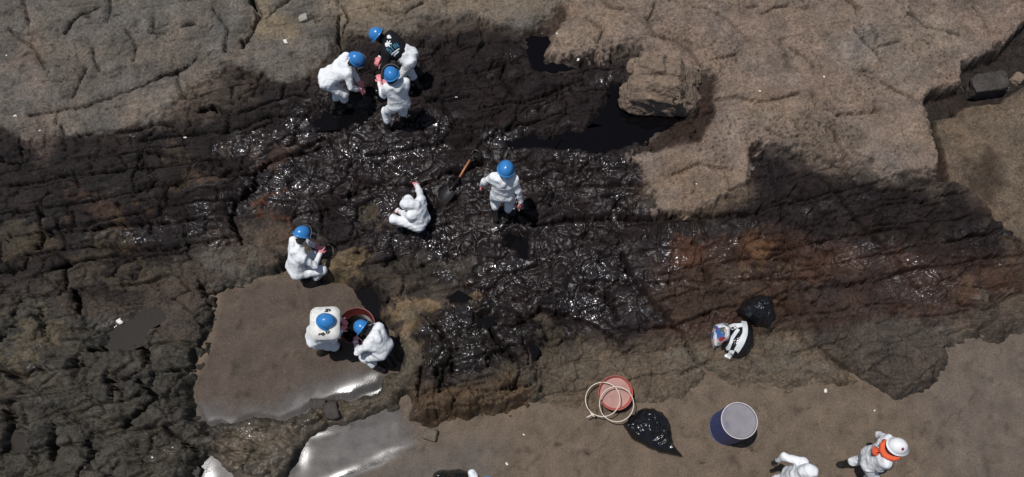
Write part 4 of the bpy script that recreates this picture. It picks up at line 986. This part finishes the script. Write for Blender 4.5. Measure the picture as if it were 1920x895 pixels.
def drape(poly, m, name, lift=.012, n=14):
    """strip between two rails laid over the bag"""
    A, B = poly; V = []; zc = bV[:, 2].max() - .1
    for k in range(n + 1):
        for q in range(5):
            def at(R):
                t = k / n * (len(R) - 1); i = min(int(t), len(R) - 2); return np.array(R[i], float) + (np.array(R[i + 1], float) - R[i]) * (t - i)
            uv = at(A) + (at(B) - at(A)) * q / 4; p = gp(uv[0], uv[1], zc)
            hit = bb.ray_cast(Vector((p[0], p[1], 3)), Vector((0, 0, -1)))
            V.append((p[0], p[1], (hit[0].z if hit[0] else hz(p[0], p[1])) + lift + .005 * math.sin(k * 1.3 + q)))
    V = np.array(V); N_ = len(V); V = np.concatenate([V, V - [0, 0, .006]])
    F = []
    for k in range(n):
        for q in range(4):
            a = k * 5 + q; F += [(a, a + 1, a + 6, a + 5), (a + N_, a + N_ + 5, a + N_ + 6, a + N_ + 1)]
    return mesh_obj(name, V, F, m, bo, base=tuple(bo.location))
drape(([(1391,600),(1390,625),(1383,640),(1376,656)], [(1401,602),(1399,630),(1393,648),(1385,662)]), M_BAND, 'band')
drape(([(1380,617),(1370,632),(1366,645),(1361,653)], [(1385,621),(1374,637),(1371,648),(1369,656)]), M_BAND, 'band')
drape(([(1370,606),(1374,618)], [(1391,606),(1390,615)]), M_WCLOTH, 'white_rag')
drape(([(1364,662),(1376,668)], [(1370,656),(1378,658)]), M_WCLOTH, 'white_rag')
# bag of colourful wrappers
m_, N_, L_, P_ = mat('wrapper_film')
tc_ = N_.new('ShaderNodeTexCoord'); vo = N_.new('ShaderNodeTexVoronoi'); vo.inputs['Scale'].default_value = 11; L_.new(tc_.outputs['Object'], vo.inputs['Vector'])
cr_ = N_.new('ShaderNodeValToRGB'); cr_.color_ramp.interpolation = 'CONSTANT'
sepc = N_.new('ShaderNodeSeparateColor'); L_.new(vo.outputs['Color'], sepc.inputs[0]); L_.new(sepc.outputs[0], cr_.inputs[0])
els = [(0, (.45, .42, .40)), (.2, (.62, .64, .68)), (.38, (.05, .12, .35)), (.52, (.55, .38, .34)), (.64, (.30, .03, .04)), (.74, (.08, .12, .10)), (.86, (.70, .72, .74))]
for k, (pz, c_) in enumerate(els):
    e = cr_.color_ramp.elements[k] if k < 2 else cr_.color_ramp.elements.new(pz)
    e.position = pz; e.color = (*c_, 1)
L_.new(cr_.outputs[0], P_.inputs['Base Color']); P_.inputs['Roughness'].default_value = .3
sack('wrapper_bag', [(1334,623),(1340,609),(1350,606),(1363,607),(1369,619),(1366,641),(1353,648),(1339,653),(1335,637)], .22, m_, 'clear bag of crumpled multicoloured wrappers beside the striped bag', 'bag', 79, amp=.03, f=10)

# --- drum
M_DRUM = simple('blue_steel', (.028, .050, .16), rough=.35, var=.25, bump=.15, dirt=(.06, .06, .075), dirt_amt=.1)
M_LID = simple('dusty_grey_lid', (.205, .19, .205), rough=.65, var=.10, scale=6, bump=.1, dirt=(.09, .12, .22), dirt_amt=.22)
M_CHIME = simple('pale_rim', (.52, .48, .48), rough=.5, var=.15, bump=.1)
pb = on_ground(1362, 802, .25)
dr = empty('drum', pb)
def local(name, VF, m, parent, R=None, off=(0, 0, 0), smooth=True):
    V, F = VF; V = np.asarray(V, float)
    if R is not None: V = V @ np.asarray(R).T
    return mesh_obj(name, V + off, F, m, parent, smooth=smooth)
rr = .288
prof = [(rr, 0), (rr, .02)] + [(rr + .010 * math.exp(-((z - .29) / .016) ** 2) + .010 * math.exp(-((z - .58) / .016) ** 2) + .003 * math.sin(z * 60), z) for z in np.linspace(.03, .84, 60)] + [(rr, .85)]
local('body', lathe(prof, 64), M_DRUM, dr)
local('lid', lathe([(rr - .012, .852), (rr - .014, .862), (rr - .03, .858), (.10, .862), (.001, .861)], 64, cap0=False), M_LID, dr)
w_ = np.linspace(0, 2 * math.pi, 64, endpoint=False)
local('top_rim', tube(np.stack([rr * np.cos(w_), rr * np.sin(w_), 0 * w_ + .866], 1), .009, 10, True), M_CHIME, dr)
local('bottom_rim', tube(np.stack([rr * np.cos(w_), rr * np.sin(w_), 0 * w_ + .012], 1), .011, 8, True), M_DRUM, dr)
tag(dr, 'dark blue steel drum with dusty grey lid standing on the sand', 'drum')

# --- tub the two workers lean into
M_TUB = simple('red_brown_plastic', (.10, .020, .017), rough=.4, var=.25, bump=.2, dirt=(.02, .010, .009), dirt_amt=.35)
pt = on_ground(678, 625, .2); tb = empty('tub', pt)
local('wall', lathe([(.25, .0), (.265, .06), (.31, .52), (.328, .535), (.328, .555), (.312, .56), (.30, .545), (.255, .08), (.001, .06)], 56, cap1=False), M_TUB, tb)
local('oil_load', lathe([(.275, .26), (.15, .272), (.001, .268)], 48, cap0=False), M_OIL_SHADOW, tb)
tag(tb, 'deep dark red tub half full of black oil between two workers', 'tub')

# --- salmon tray leaning on the rock edge
M_TRAY = simple('salmon_plastic', (.40, .085, .07), rough=.45, var=.10, bump=.1)
M_DUST = simple('pinkish_dust', (.37, .215, .185), rough=.85, var=.14, scale=7, bump=.25, dirt=(.25, .06, .045), dirt_amt=-.02)
pr = on_ground(1152, 738, .25); tl = .20
Rt = np.array(Matrix.Rotation(tl, 3, 'X') @ Matrix.Rotation(-.05, 3, 'Y'))
tr = empty('tray', pr)
local('dish', lathe([(.24, 0), (.255, .01), (.285, .135), (.296, .140), (.296, .150), (.287, .152), (.281, .14), (.266, .04)], 56, cap1=False), M_TRAY, tr, Rt, (0, 0, .075))
local('dusty_bottom', lathe([(.268, .030), (.15, .038), (.001, .036)], 48, cap0=False), M_DUST, tr, Rt, (0, 0, .075))
tag(tr, 'round salmon red tray with dusty stained bottom tilted against the rock', 'tray')
# --- two loose drum hoops
M_HOOP = simple('cream_metal', (.62, .55, .45), rough=.5, var=.15, bump=.1)
zt = pr[2] + .27
def hoop(u_, v_, zc, slope, az, label, clamp):
    c = gp(u_, v_, zc); w = np.linspace(0, 2 * math.pi, 72, endpoint=False); pts = []
    for a in w:
        x, y = .287 * math.cos(a), .287 * math.sin(a); pts.append((x, y, slope * (x * math.cos(az) + y * math.sin(az)) + .004 * math.sin(3 * a)))
    h = empty('drum_hoop', c); local('ring', tube(pts, .0085, 8, True), M_HOOP, h)
    if clamp is not None:
        q = np.array(pts[int(clamp / (2 * math.pi) * 72) % 72]); o_ = nrm([q[0], q[1], 0]); t_ = np.array([-o_[1], o_[0], 0])
        local('clamp_lever', tube([q - t_ * .05, q + o_ * .02, q + t_ * .05 + o_ * .03], [.012, .02, .010], 8), M_HOOP, h)
        local('clamp_lever', tube([q + o_ * .01, q + o_ * .07 - t_ * .03, q + o_ * .12 - t_ * .06], [.014, .012, .008], 8), M_HOOP, h)
    return tag(h, label, 'hoop', 'loose drum hoops')
hoop(1130, 749, zt - .06, .22, .35, 'cream metal hoop with clamp lever, left of the two lying over the tray', math.radians(238))
hoop(1156, 758, zt - .02, .20, 1.3, 'plain cream metal hoop, right of the two lying over the tray', None)

# --- shovel
M_WOOD = simple('orange_wood', (.42, .16, .07), rough=.5, var=.15, scale=30, bump=.15)
M_STEEL = simple('oily_steel', (.012, .011, .011), rough=.3, bump=.2)
A, B, Cc, D = [on_ground(*q_) for q_ in ((889, 299), (882, 309), (861, 338), (847, 357))]
for q_, dz in ((A, .13), (B, .13), (Cc, .12), (D, .10)): q_[2] += dz
ln = nrm(D - A); zm = np.linspace(max(A[2], D[2] + .05), D[2], 4)
for q_, z_ in zip((A, B, Cc, D), zm): q_[2] = z_
sd = nrm(np.cross(ln, [0, 0, 1])); un = np.cross(sd, ln)
sh_ = empty('shovel', (D[0], D[1], hz(D[0], D[1])))
bs = tuple(sh_.location)
tv, tf = tube([B, .5 * (B + Cc) + un * .004, Cc], [.019, .021, .019], 10); mesh_obj('handle', tv, tf, M_WOOD, sh_, base=bs)
tv, tf = tube([Cc - ln * .02, D, D + ln * .07], [.024, .021, .016], 10); mesh_obj('socket', tv, tf, M_STEEL, sh_, base=bs)
tv, tf = tube([B, A, A - ln * .02 + sd * .07, A - ln * .11 + sd * .07, A - ln * .13, A - ln * .11 - sd * .07, A - ln * .02 - sd * .07, A], .014, 8); mesh_obj('grip', tv, tf, M_STEEL, sh_, base=bs)
V = []; F = []; nu, nv = 10, 10
for th in (0, -.006):
    for j in range(nv + 1):
        t = j / nv; wd_ = .125 * (1 if t < .55 else math.sqrt(max(1 - ((t - .55) / .47) ** 2, 0.02)))
        for i in range(nu + 1):
            s_ = i / nu * 2 - 1
            V.append(D + ln * (.03 + .29 * t) + sd * wd_ * s_ + un * (.035 * s_ * s_ * (1 - .5 * t) - .02 + .03 * t * t + th))
n2 = (nu + 1) * (nv + 1)
for j in range(nv):
    for i in range(nu):
        a = j * (nu + 1) + i; F += [(a, a + 1, a + nu + 2, a + nu + 1), (a + n2, a + n2 + nu + 1, a + n2 + nu + 2, a + n2 + 1)]
mesh_obj('blade', V, F, M_STEEL, sh_, base=bs)
tag(sh_, 'black shovel with orange wooden handle lying on the oiled rock beside the crouching worker', 'shovel')

# --- white litter and shells
M_SHELL = simple('white_shell', (.72, .69, .63), rough=.6, bump=.3)
def chip(name, u_, v_, r_, seed, label, group=None, cat='shell'):
    p = on_ground(u_, v_); r = np.random.RandomState(seed); n = 9; V = [(0, 0, r_ * .35)]
    for s_, z_ in ((.6, .28), (1, 0), (.7, -.1)):
        for k in range(n):
            w = 2 * math.pi * k / n; q_ = r_ * s_ * (1 + .3 * math.sin(2 * w + seed) + .15 * r.randn()); V.append((q_ * math.cos(w), q_ * .75 * math.sin(w), r_ * z_))
    F = [(0, 1 + k, 1 + (k + 1) % n) for k in range(n)] + [(1 + j * n + k, 1 + (j + 1) * n + k, 1 + (j + 1) * n + (k + 1) % n, 1 + j * n + (k + 1) % n) for j in (0, 1) for k in range(n)] + [tuple(1 + 2 * n + k for k in range(n))[::-1]]
    return tag(mesh_obj(name, np.array(V) + p + [0, 0, r_ * .1], F, M_SHELL, base=p, smooth=False), label, cat, group)
chip('litter_scrap', 224, 603, .075, 3, 'crumpled white scrap at the edge of the murky pool on the left rocks', None, 'scrap')
chip('shell', 535, 78, .055, 4, 'white shell lying on the tan hollow near the top edge')
SH = [(12,104,'tiny white shell chip on grey rock closest to the left edge'),(55,86,'tiny white shell chip on grey rock near the top left corner'),(28,218,'tiny white shell chip on grey rock just above the dark stain at left'),(75,245,'tiny white shell chip on the stain edge, far left'),
      (347,258,'tiny white shell chip in the dark layered rock, left of a near twin'),(363,256,'tiny white shell chip in the dark layered rock, right of a near twin'),(1016,62,'tiny white shell chip at the rim of the notch pool'),(1044,63,'tiny white shell chip on tan rock right of the notch pool'),
      (1084,112,'tiny white shell chip on the stain edge left of the boulder'),(1312,131,'tiny white shell chip right beside the boulder'),(1424,171,'tiny white shell chip on tan rock well right of the boulder'),(979,458,'white scrap glinting in the dark hollow below the standing worker'),
      (982,815,'white shell chip on sand below the oiled dome'),(950,870,'white shell chip on sand right of the bottom black sack'),(1548,733,'white shell chip on sand at the rock edge above the walkers'),(1640,770,'white shell chip on sand above the walker in the orange scarf'),
      (855,182,'pale shell chip on black rock right of the top workers'),(290,234,'white shell chip on grey rock at the stain edge, left half'),(1306,345,'white shell chip on the tan tongue between the stains'),(1545,144,'white shell chip in the middle of the upper right slab')]
for k, (u_, v_, lb) in enumerate(SH):
    chip('shell_fragment', u_, v_, .018 + .008 * (k % 3), 10 + k, lb, 'scattered shell fragments')

pr_ = random.Random(21); V = []; F = []
for k in range(150):
    a, b = pr_.choice([(pr_.uniform(780, 1900), pr_.uniform(770, 895)), (pr_.uniform(400, 700), pr_.uniform(560, 770)), (pr_.uniform(1000, 1650), pr_.uniform(735, 790))])
    p = on_ground(a, b); q_ = pr_.uniform(.008, .02); k0 = len(V); an = pr_.uniform(0, 6)
    for (x, y, z) in ((1, 0, 0), (.3, .9, .1), (-.9, .4, 0), (-.6, -.7, .1), (.5, -.8, 0), (.1, .1, .6), (0, 0, -.5)):
        V.append((p[0] + q_ * 1.3 * (x * math.cos(an) - y * math.sin(an)), p[1] + q_ * (x * math.sin(an) + y * math.cos(an)), p[2] + q_ * z))
    for i in range(5): F += [(k0 + i, k0 + (i + 1) % 5, k0 + 5), (k0 + (i + 1) % 5, k0 + i, k0 + 6)]
tag(mesh_obj('pebbles', V, F, M_BROWNROCK, smooth=False), 'loose brown pebbles and grit strewn over the sand', kind='stuff')

hp_ = S5['hw'][0] + nrm(S5['hw'][0] - S5['el'][0]) * .08
bt = empty('hand_brush', (hp_[0], hp_[1], hp_[2] - .16))
tv, tf = tube([hp_ + [0, 0, .05], hp_ - [0, 0, .05], hp_ - [-.01, .02, .12]], [.013, .014, .018], 8); mesh_obj('handle', tv, tf, M_BLACKCLOTH, bt, base=tuple(bt.location))
tv, tf = tube([hp_ - [-.01, .02, .11], hp_ - [-.01, .03, .20]], [.035, .045], 10); mesh_obj('bristles', tv, tf, M_STEEL, bt, base=tuple(bt.location))
tag(bt, 'small black brush hanging from the left glove of the standing worker', 'brush')
